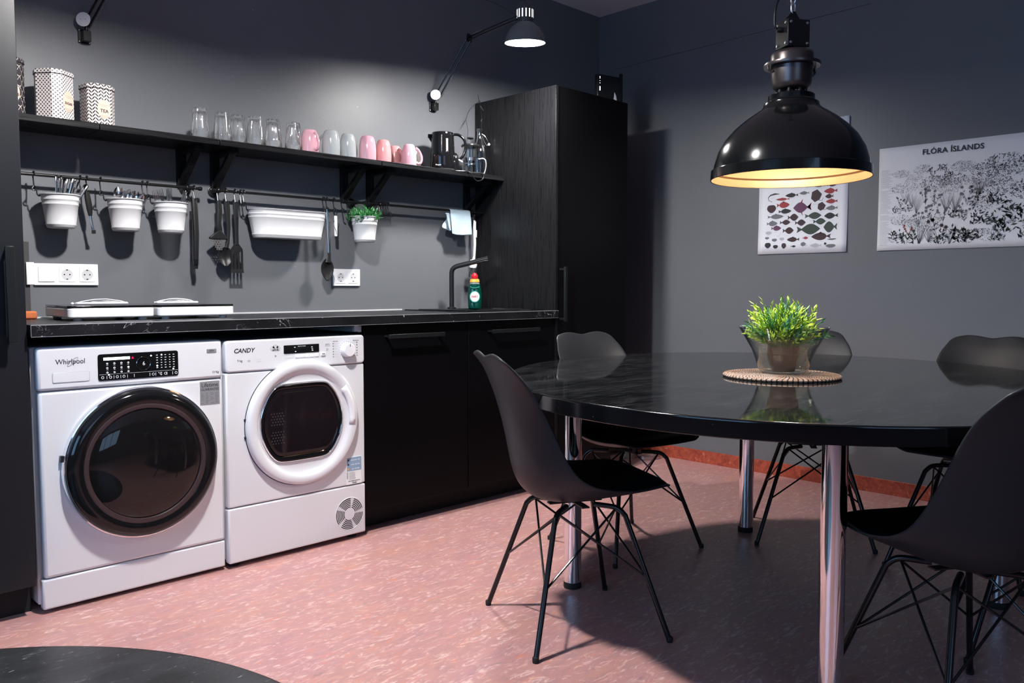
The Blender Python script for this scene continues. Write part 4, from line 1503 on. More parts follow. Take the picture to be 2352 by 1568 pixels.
# ================================================================== INDUCTION HOBS
def hob(x, y, rz, w_, d_, label):
    t = empty('induction_hob', (x, y, 0.909), R(rz), label, 'hob', 'portable induction hobs on the worktop')
    MB().prism([(p[0], p[1], 0.010) for p in round_rect(0, 0, w_, d_, 0.018)], (0, 0, 0.034)).build('body', WHITE_PLASTIC, t, bevel=0.005, seg=3)
    MB().prism([(p[0], p[1], 0.0445) for p in round_rect(0.001, 0.001, w_ - 0.001, d_ - 0.001, 0.014)], (0, 0, 0.007)).build('glass_top', BLACK_GLOSS, t, bevel=0.0008)
    for fx in (0.035, w_ - 0.035):
        for fy in (0.03, d_ - 0.03):
            MB().cyl((fx, fy, 0), (fx, fy, 0.011), 0.014, n=16).build('foot', GREY_PLASTIC, t)
    return t


hob_a = hob(0.905, 3.030, -4, 0.283, 0.345, 'white portable induction hob with black glass top, left one by the tall cabinet')
hob_b = hob(1.200, 3.010, -2, 0.285, 0.345, 'white portable induction hob with black glass top, right one of the two')


def cord(t, cx, cy, L, seed, flip=1):
    """flattened oval coils of cord lying on the glass top, as a part of the hob"""
    rnd = random.Random(seed)
    mb = MB()
    tip_l, tip_r = cx - L / 2, cx + L / 2
    for k in range(4):
        y_ = cy - 0.012 + 0.007 * k
        hgt = (0.0150, 0.0118, 0.0080, 0.0040)[k]
        dip = (0.0, 0.0012, 0.0, 0.0012)[k]
        pts = []
        for q in range(13):
            f = q / 12
            pts.append((tip_l + (tip_r - tip_l) * f, y_ + 0.006 * sin(f * pi * 2 + k), 0.0545 + 0.0022 + hgt * sin(pi * f) ** 0.8 + dip + rnd.uniform(-0.0006, 0.0006)))
        mb.tube(smooth_path(pts, 3), 0.0021, 7)
    for k in range(2):
        y_ = cy - 0.022 + 0.010 * k
        mb.tube(smooth_path([(tip_l + L * f, y_ - 0.012 * sin(pi * f), 0.0545 + 0.0022 + 0.003 * k) for f in [q / 8 for q in range(9)]], 3), 0.0021, 7)
    e = cx - flip * (L / 2 + 0.010)
    mb.prism([(e - 0.006, cy, 0.058), (e, cy, 0.062), (e + 0.006, cy, 0.058), (e, cy, 0.054)], (0, 0.006, 0))
    return mb.build('power_cord', WHITE_PLASTIC, t)


cord(hob_a, 0.150, 0.17, 0.170, 1)
cord(hob_b, 0.120, 0.16, 0.150, 2, -1)

# ================================================================== SINK, TAP, SOAP
t = empty('sink', (2.56, 2.885, 0.909), 0, 'black composite sink set into the worktop by the tall cabinet', 'sink')
mb = MB()
SW, SD = 0.538, 0.47
o0 = [(p[0], p[1], 0.0) for p in round_rect(0, 0, SW, SD, 0.012)]
o1 = [(p[0], p[1], 0.006) for p in round_rect(0.001, 0.001, SW - 0.001, SD - 0.001, 0.012)]
i1 = [(p[0], p[1], 0.006) for p in round_rect(0.16, 0.05, SW - 0.04, SD - 0.11, 0.03)]
i0 = [(p[0], p[1], 0.001) for p in round_rect(0.165, 0.055, SW - 0.045, SD - 0.115, 0.03)]
Vv = mb.grid([o0, o1, i1, i0], close_v=True)
mb._face(Vv[-1])
mb.build('basin', BLACK_GLOSS, t, angle=30)
MB().lathe([(0.0, 0.0016), (0.03, 0.0016), (0.034, 0.001)], 24, Matrix.Translation((0.32, 0.20, 0))).build('drain', STEEL, t)
for k in range(5):
    MB().box(0.025 + k * 0.024, 0.06, 0.006, 0.031 + k * 0.024, 0.38, 0.0085).build('drainer_rib', BLACK_GLOSS, t, bevel=0.001)
MB().box(0.15, 0.0015, 0.0055, 0.47, 0.006, 0.0075).build('front_lip', BLACK_GLOSS, t, bevel=0.0005)
t = empty('kitchen_tap', (2.846, 3.315, 0.915), 0, 'tall black mixer tap with an angled spout at the sink', 'tap')
MB().lathe([(0, 0), (0.023, 0), (0.023, 0.005), (0.016, 0.008), (0, 0.008)], 32).build('base', METAL_BLACK, t)
tp = [(0, 0, 0.004), (0, 0, 0.185), (0.003, -0.005, 0.205), (0.014, -0.018, 0.218), (0.032, -0.040, 0.226), (0.116, -0.146, 0.258)]
MB().tube(tp[:2] + smooth_path(tp[1:5], 4)[1:] + tp[5:], 0.0125, 20).build('spout', METAL_BLACK, t, angle=60)
MB().cyl((0.114, -0.144, 0.257), (0.120, -0.152, 0.2595), 0.0145, n=20).cyl((0.117, -0.147, 0.245), (0.117, -0.147, 0.262), 0.011, n=16).build('spout_tip', BLACK_PLASTIC, t)

t = empty('soap_bottle', (2.932, 3.230, 0.915), R(-42), 'green dish soap bottle with a red cap beside the tap', 'bottle')
MB().lathe([(0, 0), (0.032, 0), (0.034, 0.006), (0.036, 0.03), (0.037, 0.06), (0.0355, 0.085), (0.033, 0.105), (0.0265, 0.128), (0, 0.128)], 40, sy=0.62).build('bottle_body', GREEN_SOAP, t)
MB().lathe([(0.0265, 0.128), (0.0215, 0.145), (0.0175, 0.155), (0, 0.155)], 32, sy=0.7).build('shoulder', mat('clear_plastic', (0.45, 0.5, 0.5), 0.15, trans=0.5), t)
MB().lathe([(0.0255, 0.137), (0.0265, 0.138), (0.0225, 0.1535), (0.0215, 0.153)], 32, sy=0.72, closed=True).build('neck_label', LABEL_ORANGE, t)
MB().lathe([(0, 0.155), (0.016, 0.155), (0.0175, 0.158), (0.0175, 0.172), (0.012, 0.177), (0.0105, 0.184), (0.0, 0.186)], 24).build('cap', RED_CAP, t)
lb = MB()
for nm, m_, sx_, sz_, dy in (('label_rim', LABEL_TEAL, 0.0275, 0.030, 0.0010), ('label_face', LABEL_WHITE, 0.0235, 0.026, 0.0016)):
    mb = MB()
    rows = []
    for i in range(9):
        rr = i / 8
        row = []
        for k in range(32):
            a = 2 * pi * k / 32
            x = sx_ * rr * cos(a)
            z = 0.062 + sz_ * rr * sin(a)
            y = -0.62 * sqrt(max(0, 0.0372 ** 2 - x * x)) - dy
            row.append((x, y, z))
        rows.append(row)
    mb.grid(rows, close_v=True)
    mb.build(nm, m_, t)
text_obj('soap_lettering', 'FAIRY', 0.0155, INK_RED_TXT, t, (0, -0.0254, 0.062), FRONT, sx=0.85, bold=0.0003)
MB().tube([(x, -0.0225, 0.113 - 0.006 * math.cos(x * 70)) for x in [-0.024 + 0.048 * k / 12 for k in range(13)]], 0.0012, 6).build('embossed_line', mat('pale_green_plastic', (0.1, 0.4, 0.32), 0.2), t)


# ================================================================== THINGS ON THE SHELF
def tin(x, y, rz, a, h, m, lab, word, m_label, lettering):
    t = empty('storage_tin', (x, y, ZS1), R(rz), lab, 'tin', 'patterned tins on the shelf')
    c = a / 2
    r_ = 0.22 * a

    def oct_(s, z):
        q = c * s
        k = q - r_
        return [(k, -q, z), (q, -k, z), (q, k, z), (k, q, z), (-k, q, z), (-q, k, z), (-q, -k, z), (-k, -q, z)]
    mb = MB()
    V = mb.grid([oct_(0.985, 0), oct_(1, 0.002), oct_(1, h - 0.016)], close_v=True)
    mb._face(list(reversed(V[0])))
    mb._face(V[-1])
    mb.build('tin_body', m, t, angle=20)
    mb = MB()
    V = mb.grid([oct_(1.0, h - 0.0155), oct_(1.035, h - 0.0155), oct_(1.035, h - 0.004), oct_(0.98, h)], close_v=True)
    mb._face(V[-1])
    mb.build('lid', m, t, angle=20)
    MB().tube(oct_(1.036, h - 0.0165), 0.0009, 5, closed=True).build('lid_edge', INK, t)
    # oval label on the -y face
    for nm, mm, s_, dy in (('label_rim', LABEL_PEACH, 1.0, 0.0006), ('label', m_label, 0.90, 0.0011)):
        mb = MB()
        pts = [(0.24 * a * s_ * cos(q), -c - dy, h * 0.40 + 0.30 * a * 1.15 * s_ * sin(q)) for q in [2 * pi * k / 32 for k in range(32)]]
        mb.prism(pts, (0, 0.0005, 0))
        mb.build(nm, mm, t, smooth=False)
    text_obj('label_lettering', word, 0.017 if len(word) < 4 else 0.0125, lettering, t, (0, -c - 0.0014, h * 0.36), FRONT, bold=0.0003)
    mb = MB()
    for k, (zz, ww) in enumerate(((0.50, 0.020), (0.47, 0.012), (0.25, 0.022), (0.225, 0.018), (0.20, 0.012))):
        mb.box(-ww, -c - 0.0014, h * zz, ww, -c - 0.001, h * zz + 0.0008)
    mb.build('label_lines', INK_GREY, t)
    return t


tin(0.812, 3.300, 10, 0.100, 0.200, TIN_A, 'dark tall tin with pale scale pattern at the left end of the shelf', 'COFFEE', LABEL_PEACH, INK)
tin(0.962, 3.290, 38, 0.108, 0.178, TIN_B, 'pink-white tin with small dark diamonds, middle one of the tins', 'SUGAR', LABEL_PEACH, INK)
tin(1.107, 3.290, 8, 0.100, 0.152, TIN_C, 'white tin with black arrow pattern and TEA label, smallest of the tins', 'TEA', LABEL_PEACH, INK)


def tumbler(x, y, label):
    """faceted tumbler standing upside down: thick foot on top"""
    t = empty('glass_tumbler', (x, y, ZS1), random.uniform(0, 1), label, 'glass', 'upturned tumblers on the shelf')
    mb = MB()
    H_ = 0.124
    nf = 10

    def ring(r, z, fac):
        out = []
        for k in range(nf * 8):
            a = 2 * pi * k / (nf * 8)
            f = 1 + (0.075 * cos(nf * a) if fac == 1 else (0.060 * cos(nf * 2 * a + fac) if fac else 0))
            out.append((r * cos(a) * f, r * sin(a) * f, z))
        return out
    rows = [ring(0.0350, 0.0, 0), ring(0.0362, 0.002, 0), ring(0.0362, 0.008, 2.0), ring(0.0358, 0.017, 5.1), ring(0.0352, 0.026, 2.0), ring(0.0345, 0.034, 5.1), ring(0.0332, 0.042, 1), ring(0.0275, H_ - 0.006, 1), ring(0.0255, H_, False),
            ring(0.018, H_ - 0.0015, False)]
    V = mb.grid(rows, close_v=True)
    mb._face(V[-1])
    rows2 = [ring(0.0350, 0.0, 0), ring(0.0330, 0.002, 0), ring(0.0318, 0.030, 0), ring(0.0280, 0.055, 0), ring(0.0232, H_ - 0.022, 0), ring(0.018, H_ - 0.014, False)]
    V2 = mb.grid(rows2, close_v=True)
    mb._face(list(reversed(V2[-1])))
    bmesh.ops.remove_doubles(mb.bm, verts=mb.bm.verts, dist=0.00001)
    mb.build('glass_wall', GLASS, t, angle=75)
    return t


tumbler(1.484, 3.262, 'upturned clear tumbler at the left end of the glasses')
g0 = tumbler(1.589, 3.285, 'upturned clear tumbler, second from the left, taller-looking in the row')
tumbler(1.656, 3.285, 'upturned clear tumbler, third from the left')
tumbler(1.720, 3.262, 'upturned clear tumbler with the brightest glints, fourth from the left')
tumbler(1.803, 3.262, 'upturned clear tumbler, second from the right of the glasses')
tumbler(1.901, 3.262, 'upturned clear tumbler standing next to the pink mug')


def mug(x, y, h, r, ang, m, label, handle=True):
    t = empty('mug', (x, y, ZS1), R(ang), label, 'mug', 'upturned mugs on the shelf')
    MB().lathe([(r * 0.93, 0.0), (r * 0.97, 0.0), (r, 0.008), (r * 1.02, h * 0.35), (r * 0.98, h * 0.62), (r * 0.86, h * 0.86), (r * 0.74, h * 0.965), (r * 0.66, h), (r * 0.6, h * 0.995), (0, h * 0.985)], 40).build('mug_body', m, t, angle=70)
    if handle:
        MB().tube(smooth_path([(r * 0.93, 0, h * 0.86), (r * 1.35, 0, h * 0.74), (r * 1.72, 0, h * 0.44), (r * 1.62, 0, h * 0.20), (r * 1.25, 0, h * 0.14), (r * 0.98, 0, h * 0.20)], 5), 0.0048, 10, flat=1.3).build('handle', m, t, angle=80)
    return t


mug(1.982, 3.262, 0.104, 0.0385, -88, PINK_LIGHT, 'pale pink upturned mug with its handle toward the room, beside the tumblers')
mug(2.090, 3.262, 0.116, 0.0400, 118, GREY_CER, 'pale grey upturned mug, left one of the grey pair')
mug(2.184, 3.268, 0.113, 0.0370, 20, GREY_CER, 'pale grey upturned mug, right one of the grey pair')
mug(2.288, 3.262, 0.116, 0.0395, 70, PINK_LIGHT, 'tall pale pink upturned mug right of the grey mugs')
mug(2.383, 3.268, 0.110, 0.0370, 80, PINK, 'salmon pink upturned mug above the shelf joint')
mug(2.500, 3.335, 0.104, 0.0340, -90, PINK, 'salmon pink upturned mug half hidden behind another pink one')
mug(2.522, 3.250, 0.104, 0.0355, -30, PINK_LIGHT, 'pale pink upturned mug with its handle sticking out right')
mug(2.626, 3.345, 0.104, 0.0350, 120, TAUPE_CER, 'taupe upturned mug partly hidden left of the kettle')

# kettle
t = empty('electric_kettle', (2.765, 3.285, ZS1), R(-40), 'glossy black electric kettle with a loop handle on the shelf', 'kettle')
MB().lathe([(0, 0.012), (0.062, 0.012), (0.064, 0.018), (0.061, 0.10), (0.057, 0.175), (0.057, 0.190), (0.0545, 0.196), (0, 0.198)], 48).build('kettle_body', BLACK_GLOSS, t, angle=50)
MB().lathe([(0, 0.0), (0.066, 0.0), (0.068, 0.006), (0.064, 0.0115), (0, 0.0115)], 40).build('power_base', BLACK_PLASTIC, t)
MB().prism([(-0.050, -0.014, 0.188), (-0.050, 0.014, 0.188), (-0.075, 0.004, 0.190), (-0.075, -0.004, 0.190)], (0, 0, -0.02)).prism([(-0.054, -0.008, 0.14), (-0.054, 0.008, 0.14), (-0.070, 0.002, 0.168), (-0.070, -0.002, 0.168)], (0, 0, 0.02)).build('spout', BLACK_GLOSS, t, bevel=0.002)
MB().tube(smooth_path([(0.050, 0, 0.188), (0.080, 0, 0.188), (0.108, 0, 0.165), (0.116, 0, 0.125), (0.104, 0, 0.085), (0.080, 0, 0.060)], 6), 0.0105, 12, flat=0.7).build('handle', BLACK_GLOSS, t, angle=70)
MB().lathe([(0, 0.012), (0.021, 0.012), (0.022, 0.05), (0.017, 0.082), (0.008, 0.095), (0, 0.098)], 20, Matrix.Translation((0.062, -0.004, 0))).build('handle_foot', BLACK_GLOSS, t)
MB().tube([(0.080, -0.008, 0.062), (0.100, -0.010, 0.050)], [0.005, 0.0045], 10).build('switch', WHITE_PLASTIC, t)
MB().prism([(0.060 * cos(R(-74 + k)) , 0.0605 * sin(R(-74 + k)), 0.06) for k in (0, 5, 10)] + [(0.0612 * cos(R(-64)), 0.0612 * sin(R(-64)), 0.06), (0.0612 * cos(R(-74)), 0.0612 * sin(R(-74)), 0.06)], (0, 0, 0.10)).build('water_gauge', LABEL_SILVER, t)
text_obj('brand_lettering', 'Preem', 0.0115, LABEL_WHITE, t, (0.010 * 0 - 0.022, -0.0605, 0.028), (R(90), 0, R(-20)), extrude=0.0006)
tag(MB().tube(smooth_path([(2.78, 3.235, ZS1 + 0.004), (2.84, 3.203, ZS1 + 0.0035), (2.86, 3.180, ZS1 - 0.004), (2.90, 3.182, ZS1 - 0.040), (2.945, 3.183, ZS1 - 0.030), (2.95, 3.186, ZS1 + 0.001), (2.90, 3.215, ZS1 + 0.0035), (2.86, 3.26, ZS1 + 0.0035)], 6), 0.0028, 8).build('kettle_cord', BLACK_PLASTIC),
    'thin black kettle cord looping over the front edge of the shelf', 'cord')

# french press
t = empty('french_press', (2.938, 3.268, ZS1), R(-35), 'glass french press with black lid and steel plunger on the shelf', 'coffee press')
GT = 0.142
MB().lathe([(0.0, 0.006), (0.041, 0.006), (0.0425, 0.010), (0.0425, GT), (0.0405, GT), (0.0405, 0.010), (0.0, 0.0095)], 40).build('beaker', THIN_GLASS, t)
MB().lathe([(0, GT + 0.001), (0.0465, GT + 0.001), (0.0485, GT + 0.006), (0.046, GT + 0.013), (0.012, GT + 0.018), (0, GT + 0.018)], 40).build('lid', BLACK_PLASTIC, t)
MB().cyl((0, 0, 0.02), (0, 0, GT + 0.050), 0.0022, n=10).build('plunger_rod', STEEL, t)
MB().lathe([(0, 0), (0.010, 0), (0.0175, 0.004), (0.0175, 0.008), (0.012, 0.011), (0, 0.011)], 20, Matrix.Translation((0, 0, GT + 0.042))).build('plunger_knob', BLACK_PLASTIC, t)
MB().lathe([(0.0, 0.046), (0.0385, 0.046), (0.0395, 0.050), (0.0385, 0.0525), (0, 0.0525)], 32).build('plunger_disc', STEEL, t)
MB().lathe([(0.0432, 0.070), (0.0448, 0.070), (0.0448, 0.084), (0.0432, 0.084)], 40, closed=True).build('band', STEEL, t)
MB().lathe([(0.0432, 0.0), (0.0450, 0.0), (0.0450, 0.008), (0.0432, 0.008)], 40, closed=True).build('base_ring', STEEL, t)
for k in range(4):
    a = R(45 + 90 * k)
    MB().cyl((0.0455 * cos(a), 0.0455 * sin(a), 0.002), (0.0455 * cos(a), 0.0455 * sin(a), 0.082), 0.0016, n=8).build('frame_strut', STEEL, t)
MB().tube(smooth_path([(0.044, 0, 0.082), (0.066, 0, 0.086), (0.080, 0, 0.076), (0.083, 0, 0.050), (0.078, 0, 0.022), (0.072, 0, 0.008)], 5), 0.0045, 10, flat=1.1).build('handle', STEEL_DULL, t, angle=80)

# swing-top bottle
t = empty('glass_bottle', (3.062, 3.330, ZS1), R(-30), 'tall clear swing-top glass bottle right of the french press', 'bottle')
MB().lathe([(0, 0.0), (0.036, 0.0), (0.038, 0.006), (0.038, 0.125), (0.034, 0.155), (0.020, 0.195), (0.0145, 0.215), (0.0135, 0.250), (0.0165, 0.254), (0.0165, 0.262), (0.0125, 0.264),
            (0.011, 0.262), (0.0105, 0.215), (0.0165, 0.192), (0.0305, 0.154), (0.0345, 0.125), (0.0345, 0.010), (0, 0.008)], 40).build('glass_wall', THIN_GLASS, t)
MB().tube(smooth_path([(0.014, 0, 0.236), (0.030, -0.004, 0.222), (0.046, -0.004, 0.192), (0.040, 0.0, 0.176), (0.026, 0.0, 0.196), (0.015, 0, 0.226)], 5), 0.0013, 7).build('wire_bail', STEEL, t)
MB().lathe([(0, 0), (0.007, 0), (0.008, 0.005), (0.005, 0.011), (0, 0.012)], 16, Matrix.Translation((0.045, -0.004, 0.184)) @ Matrix.Rotation(R(120), 4, 'Y')).build('stopper', WHITE_PLASTIC, t)

# string-light wire dropping from the tall cabinet to the bottle
t = empty('string_lights', (3.075, 3.36, 2.02), 0, 'thin wire of small string lights hanging by the tall cabinet corner', 'string lights')
MB().tube(smooth_path([(0.040, 0.03, 0.012), (0.020, 0.0, 0.014), (0.0, -0.02, -0.02), (0.012, -0.02, -0.08), (0.005, -0.025, -0.13), (-0.008, -0.03, -0.165), (-0.010, -0.032, -0.20)], 6), 0.0011, 6).build('wire', BLACK_PLASTIC, t)
MB().tube(smooth_path([(0.020, 0.0, 0.014), (-0.03, 0.02, -0.03), (-0.055, 0.03, -0.09), (-0.040, 0.035, -0.15), (-0.045, 0.04, -0.24)], 6), 0.0011, 6).build('wire', BLACK_PLASTIC, t)
for p, q in (((0.0, -0.02, -0.02), (0.014, -0.03, -0.045)), ((0.012, -0.02, -0.09), (-0.004, -0.03, -0.105)), ((-0.055, 0.03, -0.09), (-0.085, 0.02, -0.125)), ((0.040, 0.03, 0.012), (0.02, 0.02, 0.05))):
    MB().cyl(p, q, 0.0026, 0.0016, n=8).build('tiny_bulb', DARK_GREY, t)


# ================================================================== DESK LAMPS ON THE WALL
def wall_lamp(xb, zb, elbow, head, label, bulb):
    """bracket at wall point (xb, YK, zb); elbow and head are world points"""
    B = Vector((xb, YK, zb))
    t = empty('swing_arm_lamp', B, 0, label, 'lamp', 'black swing-arm lamps over the worktop')
    E_, Hd = Vector(elbow) - B, Vector(head) - B
    br = MB()
    br.box(-0.022, -0.006, -0.026, 0.022, 0.0, 0.026)
    br.box(-0.013, -0.036, -0.022, 0.015, -0.006, 0.016)
    bo = br.build('wall_bracket', METAL_BLACK, t, bevel=0.0015)
    for sx_ in (-1, 1):
        for sz_ in (-1, 1):
            MB().lathe([(0, 0.003), (0.003, 0.0015), (0.0035, 0)], 10, front_lathe(sx_ * 0.0175, sz_ * 0.021, -0.006)).build('screw', STEEL, bo)
    P0 = Vector((0.0, -0.030, 0.020))
    MB().cyl((0, -0.026, 0.010), (0.0, -0.028, 0.040), 0.006, n=12).build('pivot', METAL_BLACK, t)
    dk = MB()
    dk.lathe([(0, 0.0), (0.0255, 0.0), (0.0265, 0.002), (0.0255, 0.004), (0, 0.004)], 32, Matrix.Translation((-0.014, -0.044, 0.052)) @ Matrix.Rotation(R(-42), 4, 'Z') @ RX)
    dk.build('tension_disc', GREY_PLASTIC if False else WHITE_PLASTIC, t)
    for dx in (-0.009, 0.009):
        MB().lathe([(0, 0.0), (0.002, 0.0), (0.002, 0.0055), (0, 0.0055)], 8, Matrix.Translation((-0.014 + dx * 0.74, -0.044 - dx * 0.67, 0.052)) @ Matrix.Rotation(R(-42), 4, 'Z') @ RX).build('disc_screw', STEEL_DULL, t)
    A = P0 + Vector((0, 0, 0.015))
    side = Vector((0.7, 0.7, 0)) * 0.0
    perp = (E_ - A).cross(Vector((0.7, 0.7, 0))).normalized() * 0.011
    for s in (-1, 1):
        MB().cyl(A + perp * s, E_ + perp * s, 0.0042, n=8).build('lower_arm', METAL_BLACK, t)
    dirl = (E_ - A).normalized()
    for s in (-1, 1):
        a0 = A + perp * s * 1.9 + dirl * 0.015
        a1 = a0 + dirl * 0.135 + perp * (-s) * 0.5
        mb = MB()
        nn = 90
        u = dirl.orthogonal().normalized()
        v = dirl.cross(u)
        mb.tube([a0 + (a1 - a0) * (k / nn) + (u * cos(k * 1.25) + v * sin(k * 1.25)) * 0.0032 for k in range(nn + 1)], 0.0009, 5)
        mb.build('spring', STEEL_DULL, t)
    perp2 = (Hd - E_).cross(Vector((0.7, 0.7, 0))).normalized() * 0.010
    Hj = Hd + Vector((-0.045, 0.0, 0.105))
    for s in (-1, 1):
        MB().cyl(E_ + perp2 * s, Hj + perp2 * s, 0.0042, n=8).build('upper_arm', METAL_BLACK, t)
    d2 = (Hj - E_).normalized()
    MB().prism([E_ + Vector((-0.018, 0, -0.016)), E_ + Vector((0.016, 0, -0.020)), E_ + Vector((0.022, 0, 0.018)), E_ + Vector((-0.010, 0, 0.024))], (0, 0.006, 0)).build('elbow_plate', METAL_BLACK, t, bevel=0.001)
    mb = MB()
    u = d2.orthogonal().normalized()
    v = d2.cross(u)
    a0 = E_ + perp2 * 1.8 + d2 * 0.02
    a1 = a0 + d2 * 0.10
    mb.tube([a0 + (a1 - a0) * (k / 80) + (u * cos(k * 1.25) + v * sin(k * 1.25)) * 0.0032 for k in range(81)], 0.0009, 5)
    mb.build('spring', STEEL_DULL, t)
    MB().tube(smooth_path([Hj, Hj + Vector((0.012, 0, 0.035)), Hj + Vector((0.030, 0, 0.045))], 4), 0.004, 8).build('head_joint', STEEL_DULL, t)
    # head: bell shade and slotted cap, opening downwards
    M = Matrix.Translation(Hd) @ Matrix.Rotation(R(6), 4, Vector((1, -1, 0)).normalized())
    sh = MB()
    sh.lathe([(0.094, 0.0), (0.092, 0.010), (0.083, 0.040), (0.066, 0.066), (0.045, 0.083), (0.037, 0.090), (0.0355, 0.088), (0.044, 0.080), (0.064, 0.063), (0.081, 0.038), (0.0905, 0.009), (0.0925, 0.0)], 48, M, closed=True)
    so = sh.build('shade', GREY_SHADE, t, angle=60)
    cp = MB().lathe([(0.0365, 0.088), (0.037, 0.150), (0.034, 0.165), (0.024, 0.176), (0.010, 0.180), (0.008, 0.187), (0, 0.188)], 36, M).build('shade_cap', DARK_GREY, t, angle=60)
    for k in range(14):
        a = 2 * pi * k / 14
        MM = M @ Matrix.Rotation(a, 4, 'Z')
        MB().box(0.0368, -0.0026, 0.110, 0.0378, 0.0026, 0.146, MM).build('cooling_slot', SLOT_GLOW, cp, smooth=False)
    MB().lathe([(0, 0.007), (0.060, 0.0075), (0.0895, 0.0085), (0.086, 0.014), (0.05, 0.035), (0, 0.036)], 40, M).build('bulb', bulb, t)
    return t


wall_lamp(2.812, 1.968, (2.873, 3.200, 2.285), (2.775, 2.710, 2.140), 'black swing-arm wall lamp, lit, over the sink end of the worktop', BULB)
wall_lamp(1.112, 1.971, (1.235, 3.190, 2.330), (1.150, 2.740, 2.190), 'black swing-arm wall lamp above the patterned tins, its head out of view', mat('unlit_bulb', (0.8, 0.8, 0.78), 0.2))
cordl = MB().tube(smooth_path([(2.74, 2.73, 2.26), (2.70, 2.85, 2.34), (2.72, 3.08, 2.44), (2.80, 3.20, 2.56), (2.9, 3.40, 2.72)], 6), 0.002, 6).build('lamp_cord', BLACK_PLASTIC)
tag(cordl, 'thin black cord rising from the lit swing-arm lamp head', 'cord')

# dome lamp hanging between camera and worktop, above the picture; the main light on the kitchen front
t = empty('dome_lamp', (1.12, 1.95, 2.30), 0, 'dark metal dome lamp hanging in front of the washing machines, above the picture', 'lamp')
MB().lathe([(0.170, -0.020), (0.165, 0.0), (0.150, 0.050), (0.110, 0.095), (0.050, 0.120), (0.030, 0.150), (0, 0.152), (0, 0.146), (0.026, 0.145), (0.046, 0.115), (0.106, 0.090), (0.145, 0.048), (0.161, 0.0), (0.166, -0.020)], 48).build('shade', LAMP_BLACK, t)
MB().lathe([(0, 0.010), (0.030, 0.012), (0.055, 0.022), (0.058, 0.030), (0.030, 0.060), (0.018, 0.1), (0, 0.1)], 32).build('bulb', BULB_D, t)
MB().cyl((0, 0, 0.15), (0, 0, ZC - 2.302), 0.003, n=8).build('cable', BLACK_PLASTIC, t)

# ================================================================== ROUTER ON THE TALL CABINET
t = empty('wifi_router', (3.62, 2.965, 2.031), R(-12), 'upright black router with white lights and side antenna on the tall cabinet', 'router')
box_obj('router_body', (-0.018, -0.012, 0.0, 0.150, 0.016, 0.165), BLACK_PLASTIC, t, 0.003)
MB().box(0.152, -0.006, 0.03, 0.166, 0.012, 0.190).build('antenna', BLACK_MATT, t, bevel=0.003)
mb = MB()
for k, zz in enumerate((0.150, 0.143, 0.128, 0.116)):
    mb.box(-0.0045, -0.0128, zz - (0.0018 if k < 2 else 0.0008), -0.0005, -0.0118, zz + (0.0018 if k < 2 else 0.0008))
mb.box(-0.005, -0.0128, 0.076, 0.0, -0.0118, 0.098)
mb.build('status_lights', LED_WHITE, t)
MB().prism([(0.095, -0.0122, 0.04), (0.118, -0.0122, 0.032), (0.112, -0.0122, 0.060), (0.101, -0.0122, 0.078)], (0, -0.0006, 0)).build('logo', LABEL_WHITE, t)
text_obj('router_lettering', 'NOVA', 0.014, LABEL_WHITE, t, (0.100, -0.0126, 0.018), FRONT)
MB().lathe([(0, 0.0008), (0.006, 0.0008), (0.006, 0)], 12, front_lathe(0.070, 0.018, -0.012)).build('logo_dot', LABEL_WHITE, t)

# ================================================================== POSTERS
def poster(name, y0, y1, z0, z1, label, curl=0.006):
    """y0 > y1: left edge to right edge as seen"""
    t = empty(name, (XR, (y0 + y1) / 2, (z0 + z1) / 2), 0, label, 'poster', 'posters on the right wall')
    mb = MB()
    n_ = 14
    rows = []
    for i in range(n_ + 1):
        v = i / n_
        rows.append([(-0.003 - curl * (v - 0.5) ** 2 * 4 * (0.4 + 0.6 * abs(u - 0.5) * 2), (y0 - y1) * (0.5 - u), (z1 - z0) * (v - 0.5)) for u in [k / n_ for k in range(n_ + 1)]])
    mb.grid(rows)
    mb.build('sheet', PAPER, t, solidify=0.0004, angle=80)
    return t


XP = -0.0105


def poster_x(u, v, curl=0.006):
    return -0.0038 - curl * (v - 0.5) ** 2 * 4 * (0.4 + 0.6 * abs(u - 0.5) * 2)


pf = poster('fish_poster', 2.292, 1.802, 1.205, 1.885, 'tall white poster with rows of small fish drawings, behind the pendant lamp')
